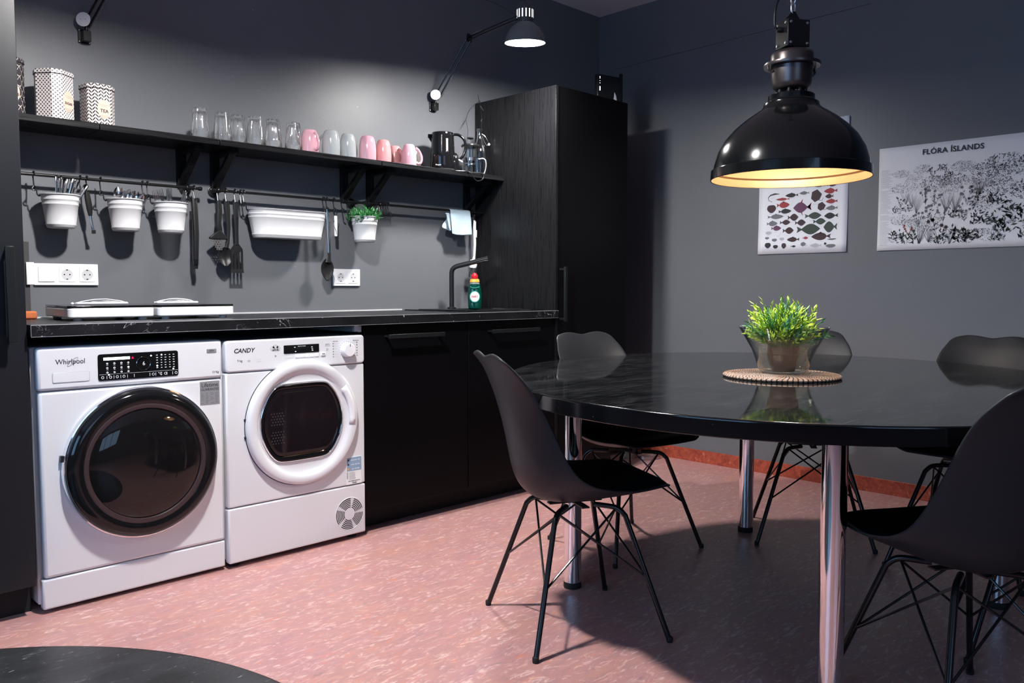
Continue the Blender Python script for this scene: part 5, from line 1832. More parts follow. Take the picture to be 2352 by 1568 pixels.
# fish: (cx, cy, length, height, ink, facing(+1 head right), kind) on a grid measured on the sheet
FISH = [(690, 170, 250, 70, INK, 1, 'eel'), (1080, 160, 270, 80, INK, -1, 'fish'), (1340, 110, 200, 60, INK_GREY, -1, 'fish'), (1580, 165, 230, 230, INK_BROWN, 1, 'ray'),
        (1870, 60, 260, 95, INK_RED, -1, 'fish'), (1845, 172, 160, 80, INK_BROWN, -1, 'fish'), (1895, 275, 230, 80, INK_RED, -1, 'fish'), (890, 245, 290, 50, INK_RED, -1, 'fish'),
        (900, 365, 270, 115, INK_RED, 1, 'fish'), (650, 445, 190, 150, INK_BROWN, 1, 'blob'), (1300, 410, 360, 200, INK_PURPLE, -1, 'moon'), (1690, 385, 170, 160, INK_BROWN, 1, 'ray'),
        (1900, 415, 230, 80, INK_GREY, -1, 'fish'), (940, 495, 270, 90, INK, 1, 'fish'), (740, 610, 340, 90, INK_GREY, 1, 'fish'), (1115, 618, 220, 135, INK_BROWN, 1, 'flat'),
        (1530, 580, 330, 130, INK_GREEN, 1, 'flat'), (1890, 575, 270, 115, INK, -1, 'flat'), (950, 725, 220, 100, INK_BROWN, 1, 'flat'), (1270, 727, 220, 120, INK_BROWN, 1, 'flat'),
        (1660, 697, 250, 120, INK_GREEN, 1, 'flat'), (670, 755, 230, 100, INK_GREY, 1, 'fish'), (760, 850, 210, 95, INK_PURPLE, 1, 'fish'), (1020, 895, 230, 130, INK_BROWN, 1, 'flat'),
        (1440, 862, 470, 200, INK_GREEN, 1, 'flat'), (1880, 810, 260, 205, INK_GREEN, -1, 'flat'), (600, 950, 130, 60, INK_PALE, 1, 'blob'), (820, 970, 110, 70, INK_PALE, 1, 'line'),
        (1700, 1010, 380, 140, INK_BROWN, -1, 'fish'), (570, 1058, 90, 45, INK_GREY, 1, 'blob'), (730, 1095, 110, 55, INK_GREY, 1, 'blob'), (890, 1070, 100, 55, INK_PALE, 1, 'blob'),
        (1130, 1080, 260, 90, INK_BROWN, -1, 'fish'), (1385, 1045, 110, 45, INK_RED, 1, 'fish'), (1920, 1065, 170, 20, INK, 1, 'blob'), (590, 1207, 130, 105, INK, 1, 'blob'),
        (758, 1233, 105, 70, INK, 1, 'blob'), (935, 1210, 95, 105, INK_BROWN, 1, 'blob'), (1135, 1222, 110, 40, INK, 1, 'flat'), (1340, 1175, 120, 80, INK_GREY, 1, 'ray'), (1600, 1200, 230, 70, INK_PALE, -1, 'fish'),
        (1900, 1205, 190, 65, INK_GREY, 1, 'blob'), (1790, 1160, 50, 45, INK_BROWN, 1, 'blob')]
for row_y in (-60, -190, -320, -450, -580, -700, -820):
    for k in range(6):
        FISH.append((640 + k * 250, row_y + random.uniform(-20, 20), random.uniform(150, 230), random.uniform(45, 80), random.choice((INK_GREY, INK, INK_BROWN, INK_GREY)), random.choice((-1, 1)), 'fish'))


def sheet_uv(cx, cy):
    f = (cx - 370) / 1835.0
    base = 1400 - 70 * f
    zz = 1.205 + (base - cy) / (3819 + 340 * f)
    return 0.245 - 0.49 * f, zz - 1.545     # local y, local z


mb = MB()
for cx_, cy_, L, Hh, ink, hd, kind in FISH:
    ly, lz = sheet_uv(cx_, cy_)
    L, Hh = L * 1.06 / 3850.0, Hh * 1.12 / 3950.0
    if lz > 0.30:
        continue
    mb.use(ink)
    u_, v_ = (0.245 - ly) / 0.49, (lz + 0.34) / 0.68
    px_ = poster_x(u_, v_) - 0.0008

    def P(a, b):      # a along the fish (head = +), b up
        return (px_, ly - a * hd, lz + b)
    if kind in ('fish', 'flat', 'moon'):
        pts = []
        fat = {'fish': 0.5, 'flat': 0.5, 'moon': 0.5}[kind]
        body0, body1 = -0.30 * L, 0.5 * L
        ss = [i / 9 for i in range(10)]
        prof = [(sin(pi * s ** (0.8 if kind == 'fish' else 1.0))) ** (0.75 if kind == 'fish' else 1.0) for s in ss]
        up = [(body0 + (body1 - body0) * s, fat * Hh * (p_ * 0.94 + 0.07 * (1 - s))) for s, p_ in zip(ss, prof)]
        dn = [(a, -b) for a, b in reversed(up)]
        mb.poly([P(a, b) for a, b in up + dn])
        mb.poly([P(body0 + 0.02 * L, 0.05 * Hh), P(-0.5 * L, 0.30 * Hh), P(-0.45 * L, 0), P(-0.5 * L, -0.30 * Hh), P(body0 + 0.02 * L, -0.05 * Hh)])
        if kind == 'moon':
            mb.use(INK_RED)
            mb.poly([P(0.0, 0.45 * Hh), P(0.10 * L, 0.46 * Hh), P(-0.04 * L, 0.80 * Hh)])
            mb.poly([P(0.0, -0.45 * Hh), P(0.08 * L, -0.46 * Hh), P(-0.06 * L, -0.80 * Hh)])
            mb.poly([P(-0.29 * L, 0.02 * Hh), P(-0.52 * L, 0.42 * Hh), P(-0.46 * L, 0), P(-0.52 * L, -0.30 * Hh)])
        elif kind == 'fish' and Hh > 0.012:
            mb.poly([P(-0.05 * L, 0.38 * Hh), P(0.15 * L, 0.42 * Hh), P(0.0, 0.62 * Hh)])
    elif kind == 'ray':
        mb.poly([P(0.5 * L, 0.1 * Hh), P(0.1 * L, 0.5 * Hh), P(-0.35 * L, 0.32 * Hh), P(-0.42 * L, -0.2 * Hh), P(-0.1 * L, -0.5 * Hh), P(0.3 * L, -0.3 * Hh)])
        mb.tube([P(0.2 * L, -0.35 * Hh), P(0.5 * L, -0.40 * Hh), P(0.62 * L, -0.18 * Hh)], 0.0007, 4)
    elif kind == 'eel':
        mb.tube([P(0.5 * L, 0.25 * Hh), P(0.1 * L, 0.35 * Hh), P(-0.25 * L, 0.1 * Hh), P(-0.45 * L, -0.5 * Hh), P(-0.40 * L, -1.3 * Hh), P(-0.1 * L, -1.75 * Hh)], [0.001, 0.005, 0.0035, 0.002, 0.0015, 0.001], 6, up=(1, 0, 0), flat=0.1)
    elif kind == 'line':
        mb.tube([P(-0.4 * L, -0.4 * Hh), P(0.1 * L, -0.5 * Hh), P(0.4 * L, 0.1 * Hh), P(0.1 * L, 0.5 * Hh)], 0.0004, 4)
    else:
        mb.poly([P(0.5 * L * cos(q), 0.5 * Hh * sin(q) * (1 + 0.12 * sin(3 * q))) for q in [2 * pi * k / 14 for k in range(14)]])
    mb.use(INK_PALE)
    mb.poly([P(-0.2 * L, -0.62 * Hh - 0.002), P(0.15 * L, -0.62 * Hh - 0.002), P(0.15 * L, -0.62 * Hh - 0.0028), P(-0.2 * L, -0.62 * Hh - 0.0028)])
mb.build('printed_fish', None, pf, smooth=False)

pl = poster('plant_poster', 1.650, 0.950, 1.205, 1.700, 'wide white poster of plant drawings titled FLÓRA ÍSLANDS', 0.004)
text_obj('title', 'FLÓRA ÍSLANDS', 0.0345, INK, pl, (-0.0085, 0.018, 0.208), LEFTW, bold=0.0006, space=1.08)
mb = MB().use(INK_PALE)
zz = 0.140
k = 0
while zz > -0.225:
    if k in (16, 17, 38, 44):
        zz -= 0.005
        k += 1
        continue
    xx = poster_x(0.05, (zz + 0.2475) / 0.495, 0.004) - 0.0006
    ln = random.uniform(0.030, 0.058)
    mb.poly([(xx, 0.338, zz), (xx, 0.338 - ln, zz), (xx, 0.338 - ln, zz - 0.0013), (xx, 0.338, zz - 0.0013)])
    zz -= 0.0056
    k += 1
mb.build('plant_list', None, pl, smooth=False)
rnd = random.Random(11)


def leaf2(mb, x, y, z, a, L, Wd):
    d = (cos(a), sin(a))
    q = (-d[1], d[0])
    mb.poly([(x, y, z), (x, y + d[0] * L * 0.5 + q[0] * Wd / 2, z + d[1] * L * 0.5 + q[1] * Wd / 2), (x, y + d[0] * L, z + d[1] * L), (x, y + d[0] * L * 0.5 - q[0] * Wd / 2, z + d[1] * L * 0.5 - q[1] * Wd / 2)])


def stem2(mb, x, y0, z0, y1, z1, w_=0.0005):
    mb.poly([(x, y0 - w_, z0), (x, y0 + w_, z0), (x, y1 + w_ * 0.6, z1), (x, y1 - w_ * 0.6, z1)])


mb = MB()


def plant2(y, z, s, kind, ink, dens=1.0):
    x = poster_x((0.35 - y) / 0.70, (z + 0.2475) / 0.495, 0.004) - 0.0007
    mb.use(ink)
    if kind == 'bush':
        for _ in range(int(120 * dens)):
            a, r_ = rnd.uniform(0, 2 * pi), sqrt(rnd.random())
            yy, z2 = y + s * 0.9 * r_ * cos(a), z + s * 0.42 * r_ * sin(a)
            mb.use(ink if rnd.random() < 0.5 else rnd.choice((INK_PALE, INK_GREY)))
            leaf2(mb, x, yy, z2, rnd.uniform(0, pi), s * rnd.uniform(0.05, 0.13), s * 0.035)
    elif kind == 'grass':
        for _ in range(int(12 * dens)):
            stem2(mb, x, y + rnd.uniform(-0.05, 0.05) * s, z - s * 0.5, y + rnd.uniform(-0.5, 0.5) * s, z + s * rnd.uniform(0.1, 0.6), 0.0004)
    elif kind == 'flower':
        for q in range(5):
            y1, z1 = y + rnd.uniform(-0.45, 0.45) * s, z + s * rnd.uniform(0.1, 0.55)
            stem2(mb, x, y, z - s * 0.5, y1, z1, 0.0004)
            for k_ in range(6):
                leaf2(mb, x, y1, z1, k_ * pi / 3, s * 0.11, s * 0.07)
            for k_ in range(4):
                f = rnd.uniform(0.1, 0.8)
                leaf2(mb, x, y + (y1 - y) * f, z - s * 0.5 + (z1 - z + s * 0.5) * f, rnd.uniform(0.2, pi - 0.2), s * 0.16, s * 0.05)
    elif kind == 'leafy':
        for q in range(int(34 * dens)):
            a = rnd.uniform(0.1, pi - 0.1)
            mb.use(ink if rnd.random() < 0.6 else rnd.choice((INK_PALE, INK_GREY)))
            L = s * rnd.uniform(0.12, 0.32)
            leaf2(mb, x, y + rnd.uniform(-0.4, 0.4) * s, z - s * 0.40 + rnd.uniform(0, 0.6) * s, a, L, L * 0.28)
        for q in range(8):
            leaf2(mb, x, y + rnd.uniform(-0.4, 0.4) * s, z + rnd.uniform(-0.2, 0.35) * s, rnd.uniform(0, pi), s * 0.2, s * 0.08)


for args in ((0.245, 0.115, 0.045, 'bush', INK_GREY, 1.4), (0.145, 0.128, 0.050, 'bush', INK, 1.2), (0.18, 0.095, 0.04, 'bush', INK_GREY), (0.10, 0.105, 0.05, 'flower', INK_GREY), (0.06, 0.130, 0.045, 'leafy', INK_GREY),
             (0.20, 0.075, 0.035, 'bush', INK), (0.09, 0.062, 0.075, 'bush', INK, 2.2), (0.02, 0.072, 0.070, 'bush', INK, 1.8), (-0.04, 0.060, 0.055, 'bush', INK, 1.3), (0.03, 0.100, 0.040, 'leafy', INK),
             (-0.03, 0.125, 0.060, 'bush', INK_PALE, 2.4), (-0.13, 0.10, 0.080, 'bush', INK, 2.0), (-0.20, 0.13, 0.09, 'bush', INK, 2.0), (-0.15, 0.06, 0.09, 'bush', INK_GREY, 2.2), (0.245, 0.045, 0.055, 'bush', INK_GREY, 1.4),
             (0.16, 0.045, 0.05, 'bush', INK_GREY, 1.1), (0.03, 0.030, 0.060, 'bush', INK_GREY, 1.3), (-0.10, 0.030, 0.075, 'grass', INK_GREY, 3), (-0.19, 0.02, 0.08, 'bush', INK, 1.6),
             (0.245, -0.02, 0.05, 'flower', INK_GREY), (0.22, 0.0, 0.06, 'grass', INK_GREY), (0.19, -0.01, 0.07, 'grass', INK_GREY, 1.4), (0.13, 0.0, 0.075, 'flower', INK_GREY), (0.09, -0.01, 0.07, 'flower', INK_GREY),
             (0.04, -0.03, 0.09, 'grass', INK_GREY, 2), (0.0, -0.03, 0.09, 'grass', INK_GREY, 2), (-0.05, -0.01, 0.08, 'flower', INK_GREY), (-0.09, 0.0, 0.07, 'leafy', INK_GREY), (-0.16, -0.03, 0.075, 'leafy', INK),
             (-0.21, -0.06, 0.08, 'leafy', INK_GREEN), (-0.12, -0.05, 0.07, 'bush', INK, 1.4), (-0.075, -0.045, 0.06, 'flower', INK), (0.26, -0.055, 0.05, 'leafy', INK_GREY), (0.215, -0.05, 0.05, 'leafy', INK_GREY),
             (0.17, -0.035, 0.08, 'grass', INK_PALE, 2.4), (0.10, -0.08, 0.08, 'flower', INK_GREY), (0.05, -0.09, 0.06, 'flower', INK_GREY), (0.0, -0.08, 0.08, 'leafy', INK_GREY), (-0.04, -0.09, 0.07, 'flower', INK_GREY),
             (0.24, -0.105, 0.06, 'bush', INK_GREY, 1.3), (0.20, -0.12, 0.05, 'bush', INK, 1.0), (0.16, -0.105, 0.07, 'flower', INK_GREY), (0.13, -0.13, 0.09, 'bush', INK_PALE, 1.6), (-0.10, -0.11, 0.085, 'leafy', INK),
             (-0.15, -0.12, 0.085, 'leafy', INK_GREEN), (-0.20, -0.15, 0.10, 'leafy', INK_GREEN, 1.5), (-0.25, -0.10, 0.10, 'leafy', INK, 1.5), (0.255, -0.185, 0.075, 'leafy', INK_GREEN, 1.5), (0.205, -0.19, 0.08, 'leafy', INK_GREEN, 1.3),
             (0.205, -0.155, 0.05, 'flower', INK_RED), (0.155, -0.165, 0.11, 'grass', INK, 2.2), (0.11, -0.175, 0.08, 'grass', INK_GREY, 2), (0.07, -0.165, 0.10, 'flower', INK_BROWN), (0.07, -0.20, 0.07, 'leafy', INK_GREEN, 1.3),
             (0.02, -0.18, 0.09, 'grass', INK_GREY, 1.6), (-0.02, -0.185, 0.10, 'leafy', INK, 1.9), (-0.07, -0.19, 0.09, 'leafy', INK, 1.6), (-0.13, -0.19, 0.07, 'bush', INK, 1.4), (-0.18, -0.2, 0.06, 'leafy', INK_GREEN, 1.4),
             (-0.30, -0.18, 0.10, 'leafy', INK, 1.5), (-0.30, 0.0, 0.10, 'bush', INK, 2.0), (-0.28, 0.10, 0.10, 'bush', INK_GREY, 2.0)):
    plant2(*args)
mb.build('printed_plants', None, pl, smooth=False)


# ================================================================== PENDANT LAMP
PX, PY = 2.530, 1.282
t = empty('pendant_lamp', (PX, PY, 1.370), R(-28), 'large black industrial pendant lamp with golden inside above the table', 'lamp')
sh = MB().use(LAMP_BLACK)
sh.lathe([(0.2475, 0.0), (0.2485, 0.002), (0.2470, 0.030), (0.2400, 0.034), (0.2370, 0.050), (0.2250, 0.090), (0.2030, 0.128), (0.1740, 0.160), (0.1430, 0.186), (0.1140, 0.206), (0.0920, 0.220), (0.0860, 0.230), (0.0850, 0.238), (0.0740, 0.244), (0.0715, 0.248),
          (0.0715, 0.262), (0.0670, 0.265), (0.0, 0.265)], 96)
sh.build('shade', None, t, angle=25)
gi = MB().lathe([(0.2475, 0.0), (0.2445, 0.001), (0.2435, 0.026), (0.2350, 0.031), (0.2330, 0.050), (0.2210, 0.088), (0.1990, 0.125), (0.1700, 0.156), (0.1390, 0.182), (0.1090, 0.202), (0.0880, 0.215), (0.05, 0.226), (0, 0.226)], 96)
gi.build('shade_lining', GOLD, t, angle=25)
MB().lathe([(0, 0.075), (0.022, 0.079), (0.036, 0.095), (0.039, 0.110), (0.034, 0.130), (0.020, 0.150), (0.017, 0.180), (0.017, 0.231), (0, 0.231)], 32).build('bulb', BULB_P, t)
for k in range(8):
    a = 2 * pi * k / 8
    MB().cyl((0.042 * cos(a), 0.042 * sin(a), 0.264), (0.042 * cos(a), 0.042 * sin(a), 0.282), 0.006, n=10).build('spacer_post', METAL_BLACK, t)
MB().lathe([(0, 0.280), (0.048, 0.280), (0.056, 0.286), (0.0605, 0.300), (0.0640, 0.345), (0.0645, 0.352), (0, 0.352)], 48).build('lower_housing', LAMP_BRONZE, t, angle=50)
MB().lathe([(0.0650, 0.3535), (0.0860, 0.352), (0.0875, 0.356), (0.0870, 0.362), (0.0650, 0.3645)], 64, closed=True).build('flange', LAMP_BRONZE, t)
MB().lathe([(0, 0.353), (0.0655, 0.353), (0.0655, 0.388), (0.0625, 0.396), (0.050, 0.402), (0.030, 0.408), (0, 0.410)], 48).build('upper_housing', LAMP_BRONZE, t, angle=50)
for s in (-1, 1):
    MB().tube([(s * 0.084, 0.004, 0.356), (s * 0.086, 0.0, 0.340), (s * 0.076, -0.004, 0.330), (s * 0.066, 0, 0.336)], 0.0035, 8).build('clip', LAMP_BRONZE, t)
jb = box_obj('junction_box', (-0.040, -0.033, 0.409, 0.040, 0.033, 0.494), METAL_BLACK, t, 0.002)
for sx_ in (-1, 1):
    for sz_ in (0.420, 0.483):
        MB().lathe([(0, 0.004), (0.004, 0.003), (0.0045, 0)], 10, front_lathe(sx_ * 0.030, sz_, -0.033)).build('screw', STEEL_DULL, jb)
        MB().lathe([(0, 0.004), (0.004, 0.003), (0.0045, 0)], 10, Matrix.Translation((-0.040, sx_ * 0.022, sz_)) @ Matrix.Rotation(R(-90), 4, 'Y')).build('screw', STEEL_DULL, jb)
MB().lathe([(0, 0), (0.009, 0), (0.009, 0.012), (0.006, 0.018), (0, 0.018)], 14, Matrix.Translation((-0.040, 0, 0.465)) @ Matrix.Rotation(R(-90), 4, 'Y')).build('cable_gland', BLACK_PLASTIC, jb)
MB().lathe([(0, 0), (0.008, 0), (0.008, 0.008), (0, 0.008)], 14, Matrix.Translation((0.040, 0, 0.458)) @ Matrix.Rotation(R(90), 4, 'Y')).build('blind_plug', BLACK_PLASTIC, jb)
MB().prism([(-0.035, -0.004, 0.494), (0.030, -0.004, 0.494), (0.006, -0.004, 0.526), (-0.006, -0.004, 0.526)], (0, 0.008, 0)).build('hanger', METAL_BLACK, t, bevel=0.001)


def chain_link(z, rot, parent):
    pts = []
    for k in range(20):
        a = 2 * pi * k / 20
        x, zz_ = 0.009 * cos(a), 0.020 * sin(a)
        pts.append((x * cos(rot), x * sin(rot), z + zz_))
    return MB().tube(pts, 0.0030, 8, closed=True).build('chain_link', STEEL_DULL, parent)


zc_ = 0.536
i = 0
while zc_ < ZC - 1.370 - 0.03:
    chain_link(zc_, 0.3 + (pi / 2 if i % 2 else 0), t)
    zc_ += 0.0325
    i += 1
MB().tube(smooth_path([(-0.056, 0, 0.465), (-0.066, 0.0, 0.480), (-0.062, 0.0, 0.540), (-0.030, 0.0, 0.610), (-0.012, 0.005, 0.70), (-0.010, 0.006, 0.95), (-0.006, 0.006, ZC - 1.370 - 0.005)], 8), 0.0036, 10).build('cable', BLACK_PLASTIC, t)
MB().lathe([(0, 0), (0.05, 0), (0.05, -0.03), (0.01, -0.035), (0, -0.035)], 32, Matrix.Translation((0, 0, ZC - 1.370))).build('ceiling_rose', METAL_BLACK, t)

# ================================================================== TABLE
TX, TY, TZ = 2.538, 1.290, 0.735
t = empty('dining_table', (TX, TY, 0), 0, 'large oval black polished table on round chrome legs', 'table')
ang = atan2(0.641, 0.767)
RA, RB, TH = 1.006, 0.908, 0.044


def ell(f, z, d=0.0):
    return [((RA * f + d) * cos(q) * cos(ang) - (RB * f + d) * sin(q) * sin(ang), (RA * f + d) * cos(q) * sin(ang) + (RB * f + d) * sin(q) * cos(ang), z) for q in [2 * pi * k / 160 for k in range(160)]]


mb = MB()
V = mb.use(TABLE_EDGE).grid([ell(1, TZ - TH, -0.002), ell(1, TZ - TH + 0.002), ell(1, TZ - 0.0060), ell(1, TZ - 0.0052), ell(1, TZ - 0.0030, -0.0004), ell(1, TZ - 0.0012, -0.0014), ell(1, TZ - 0.0003, -0.0032), ell(1, TZ, -0.0052), ell(1, TZ, -0.0060)], close_v=True)
mb._face(list(reversed(V[0])))
mb.use(TABLE)
mb._face(V[-1])
mb.build('tabletop', None, t, angle=40)
for lx, ly in ((2.108, 1.829), (3.120, 1.746), (2.942, 0.748), (1.918, 0.842)):
    lg = MB().cyl((lx - TX, ly - TY, 0.022), (lx - TX, ly - TY, TZ - TH), 0.030, n=48).build('leg', CHROME, t)
    MB().lathe([(0, 0), (0.030, 0), (0.0305, 0.004), (0.0305, 0.020), (0.029, 0.0225), (0, 0.0225)], 40, Matrix.Translation((lx - TX, ly - TY, 0))).build('foot', RUBBER, lg)
    MB().lathe([(0.030, TZ - TH - 0.008), (0.045, TZ - TH - 0.004), (0.045, TZ - TH - 0.0005), (0.030, TZ - TH - 0.0005)], 32, Matrix.Translation((lx - TX, ly - TY, 0)), closed=True).build('mounting_flange', CHROME, lg)

# placemat
t = MB()
prof = [(0, 0.0)]
prof += [(0.178, 0.0), (0.1825, 0.003), (0.1835, 0.0065), (0.180, 0.0105)]
r_ = 0.176
while r_ > 0.004:
    prof += [(r_, 0.0085), (r_ - 0.0055, 0.0115)]
    r_ -= 0.011
prof += [(0, 0.0105)]
o = t.lathe(prof, 128).build('placemat', WEAVE, loc=(2.490, 1.276, TZ + 0.0003), angle=50)
tag(o, 'round woven rattan placemat with dark stitching in the middle of the table', 'placemat')

# glass bowl
BX, BY, BZ = 2.512, 1.281, TZ + 0.0118
prof = [(0, 0.0), (0.060, 0.0), (0.069, 0.002), (0.076, 0.010), (0.084, 0.030), (0.090, 0.050), (0.1010, 0.078), (0.1420, 0.1480), (0.1425, 0.1492), (0.1405, 0.1490),
        (0.0985, 0.0775), (0.0875, 0.050), (0.0810, 0.030), (0.072, 0.013), (0.060, 0.0075), (0, 0.0075)]
o = MB().lathe(prof, 96).build('glass_bowl', GLASS_TINT, loc=(BX, BY, BZ), angle=60)
tag(o, 'flared clear glass bowl around the potted plant on the placemat', 'bowl')


def leafy_stem(mb_leaf, mb_stem, base, direction, length, rnd, nl, leaf_len):
    d = Vector(direction).normalized()
    pts = [Vector(base)]
    cur = Vector(base)
    dd_ = d.copy()
    for k in range(6):
        dd_ = (dd_ + Vector((rnd.uniform(-.10, .10), rnd.uniform(-.10, .10), rnd.uniform(-.06, .04)))).normalized()
        cur = cur + dd_ * length / 6
        pts.append(cur.copy())
    mb_stem.tube(pts, [0.0011] * 4 + [0.0008, 0.0006, 0.0004], 4)
    for k in range(nl):
        f = 0.30 + 0.70 * (k + 0.5) / nl
        idx = min(5, int(f * 6))
        p = pts[idx].lerp(pts[idx + 1], f * 6 - idx)
        tg = (pts[idx + 1] - pts[idx]).normalized()
        side = tg.orthogonal().normalized()
        side.rotate(Matrix.Rotation(rnd.uniform(0, 2 * pi), 3, tg))
        ld = (tg * rnd.uniform(0.7, 1.3) + side * rnd.uniform(0.5, 1.0)).normalized()
        L = leaf_len * rnd.uniform(0.7, 1.25)
        wv = ld.cross(side).normalized() * L * 0.15
        nv = ld.cross(wv).normalized() * L * 0.05
        b = mb_leaf.bm
        v0 = b.verts.new(p)
        v1 = b.verts.new(p + ld * L * 0.30 + wv)
        v2 = b.verts.new(p + ld * L * 0.62 + wv * 0.8)
        v3 = b.verts.new(p + ld * L + nv)
        v4 = b.verts.new(p + ld * L * 0.62 - wv * 0.8)
        v5 = b.verts.new(p + ld * L * 0.30 - wv)
        m1 = b.verts.new(p + ld * L * 0.30 + nv)
        m2 = b.verts.new(p + ld * L * 0.62 + nv)
        for vs in ((v0, v1, m1), (v0, m1, v5), (v1, v2, m2, m1), (m1, m2, v4, v5), (v2, v3, m2), (m2, v3, v4)):
            mb_leaf._face(list(vs))


# potted plant in the bowl
t = empty('potted_plant', (BX, BY, BZ + 0.0080), 0, 'bushy light green artificial plant in a brown pot inside the glass bowl', 'plant')
MB().lathe([(0, 0), (0.0355, 0), (0.0370, 0.002), (0.0430, 0.052), (0.0470, 0.054), (0.0500, 0.078), (0.0470, 0.078), (0.0440, 0.070), (0, 0.070)], 40).build('pot', POT, t, angle=40)
MB().lathe([(0.0435, 0.0705), (0.03, 0.074), (0, 0.075)], 24).build('soil', SOIL, t)
rnd = random.Random(5)
mbs = [MB(), MB(), MB()]
ms = MB()
for k in range(230):
    a = rnd.uniform(0, 2 * pi)
    el = rnd.random() ** 0.75
    tilt = R(5 + 57 * el)
    L = 0.145 - 0.035 * el + rnd.uniform(-0.025, 0.018)
    if k < 14:
        tilt, L = R(rnd.uniform(2, 42)), rnd.uniform(0.15, 0.175)
    br_ = rnd.uniform(0.0, 0.032)
    base = (br_ * cos(a), br_ * sin(a), 0.072)
    leafy_stem(mbs[rnd.choice((0, 0, 0, 0, 1, 2))], ms, base, (sin(tilt) * cos(a), sin(tilt) * sin(a), cos(tilt)), L, rnd, 14, 0.019)
mbs[0].build('foliage', LEAF, t, smooth=False)
mbs[1].build('foliage', LEAF_DARK, t, smooth=False)['label'] = 'darker green leaves'
mbs[2].build('foliage', LEAF_BLUE, t, smooth=False)['label'] = 'bluish green leaves'
ms.build('stems', LEAF_DARK, t, smooth=False)

# foliage in the hanging bucket
t = empty('bucket_plant', (2.317, 3.335, 1.2435), 0, 'curly dark green foliage growing from the hanging white bucket', 'plant')
ml, ms = MB(), MB()
rnd = random.Random(9)
for k in range(190):
    a = rnd.uniform(0, 2 * pi)
    tilt = R(rnd.uniform(3, 46))
    base = (0.018 * cos(a), 0.018 * sin(a), 0.06)
    leafy_stem(ml, ms, base, (sin(tilt) * cos(a), sin(tilt) * sin(a), cos(tilt)), rnd.uniform(0.060, 0.104), rnd, 12, 0.017)
ml.build('foliage', LEAF_DARK, t, smooth=False)
ms.build('stems', LEAF_DARK, t, smooth=False)
MB().lathe([(0.044, 0.0), (0.0535, 0.070), (0.0, 0.074)], 24).build('soil', SOIL, t)


# ================================================================== CHAIRS
# centre line of the shell (x forward, z up): front lip -> seat -> back -> top
PROF = [(0.240, 0.436, 0.150, 0.004), (0.230, 0.443, 0.178, 0.008), (0.198, 0.441, 0.202, 0.014), (0.138, 0.424, 0.218, 0.028), (0.075, 0.408, 0.226, 0.044), (0.010, 0.399, 0.228, 0.060),
        (-0.055, 0.394, 0.226, 0.078), (-0.110, 0.399, 0.222, 0.097), (-0.152, 0.420, 0.214, 0.112), (-0.177, 0.460, 0.203, 0.117), (-0.190, 0.512, 0.192, 0.108), (-0.202, 0.575, 0.184, 0.088),
        (-0.216, 0.640, 0.180, 0.064), (-0.232, 0.700, 0.177, 0.042), (-0.248, 0.748, 0.170, 0.026), (-0.264, 0.787, 0.156, 0.016), (-0.277, 0.812, 0.146, 0.010), (-0.285, 0.826, 0.130, 0.006)]


EDGE_C = [(0.235, 0.438), (0.227, 0.447), (0.198, 0.453), (0.140, 0.451), (0.088, 0.452), (0.036, 0.457), (-0.010, 0.466), (-0.048, 0.480), (-0.080, 0.504), (-0.104, 0.540),
          (-0.125, 0.586), (-0.147, 0.636), (-0.171, 0.686), (-0.198, 0.732), (-0.224, 0.768), (-0.248, 0.796), (-0.268, 0.815), (-0.281, 0.825)]
ROWS_C = [(p[0], p[1], p[2], e[0], e[1]) for p, e in zip(PROF, EDGE_C)]


def prof_pt(u):
    n_ = len(ROWS_C) - 1
    f = max(0, min(n_ - 1e-6, u * n_))
    i = int(f)
    t_ = f - i
    P = [ROWS_C[max(0, i - 1)], ROWS_C[i], ROWS_C[i + 1], ROWS_C[min(n_, i + 2)]]
    return [0.5 * (2 * b + (cc - a) * t_ + (2 * a - 5 * b + 4 * cc - d) * t_ * t_ + (3 * b - a - 3 * cc + d) * t_ ** 3) for a, b, cc, d in zip(*P)]


def shell_base(u, v):
    x, z, w_, ex, ez = prof_pt(u)
    k = abs(v) ** 2.2
    ears = 0.011 * max(0, (u - 0.78) / 0.22) ** 1.3 * sin(pi * min(1, abs(v)) ** 1.25)
    return Vector((x + (ex - x) * k, v * w_, z + (ez - z) * k + ears))


def shell_pt(u, v, off=0.0, wscale=1.0):
    vv = v * wscale
    p = shell_base(u, vv)
    if off:
        du = shell_base(min(1, u + 0.01), vv) - shell_base(max(0, u - 0.01), vv)
        dv = shell_base(u, vv + 0.02) - shell_base(u, vv - 0.02)
        nn = dv.cross(du)
        nn.normalize()
        if nn.z + nn.x < 0:
            nn = -nn
        p = p + nn * off
    return p


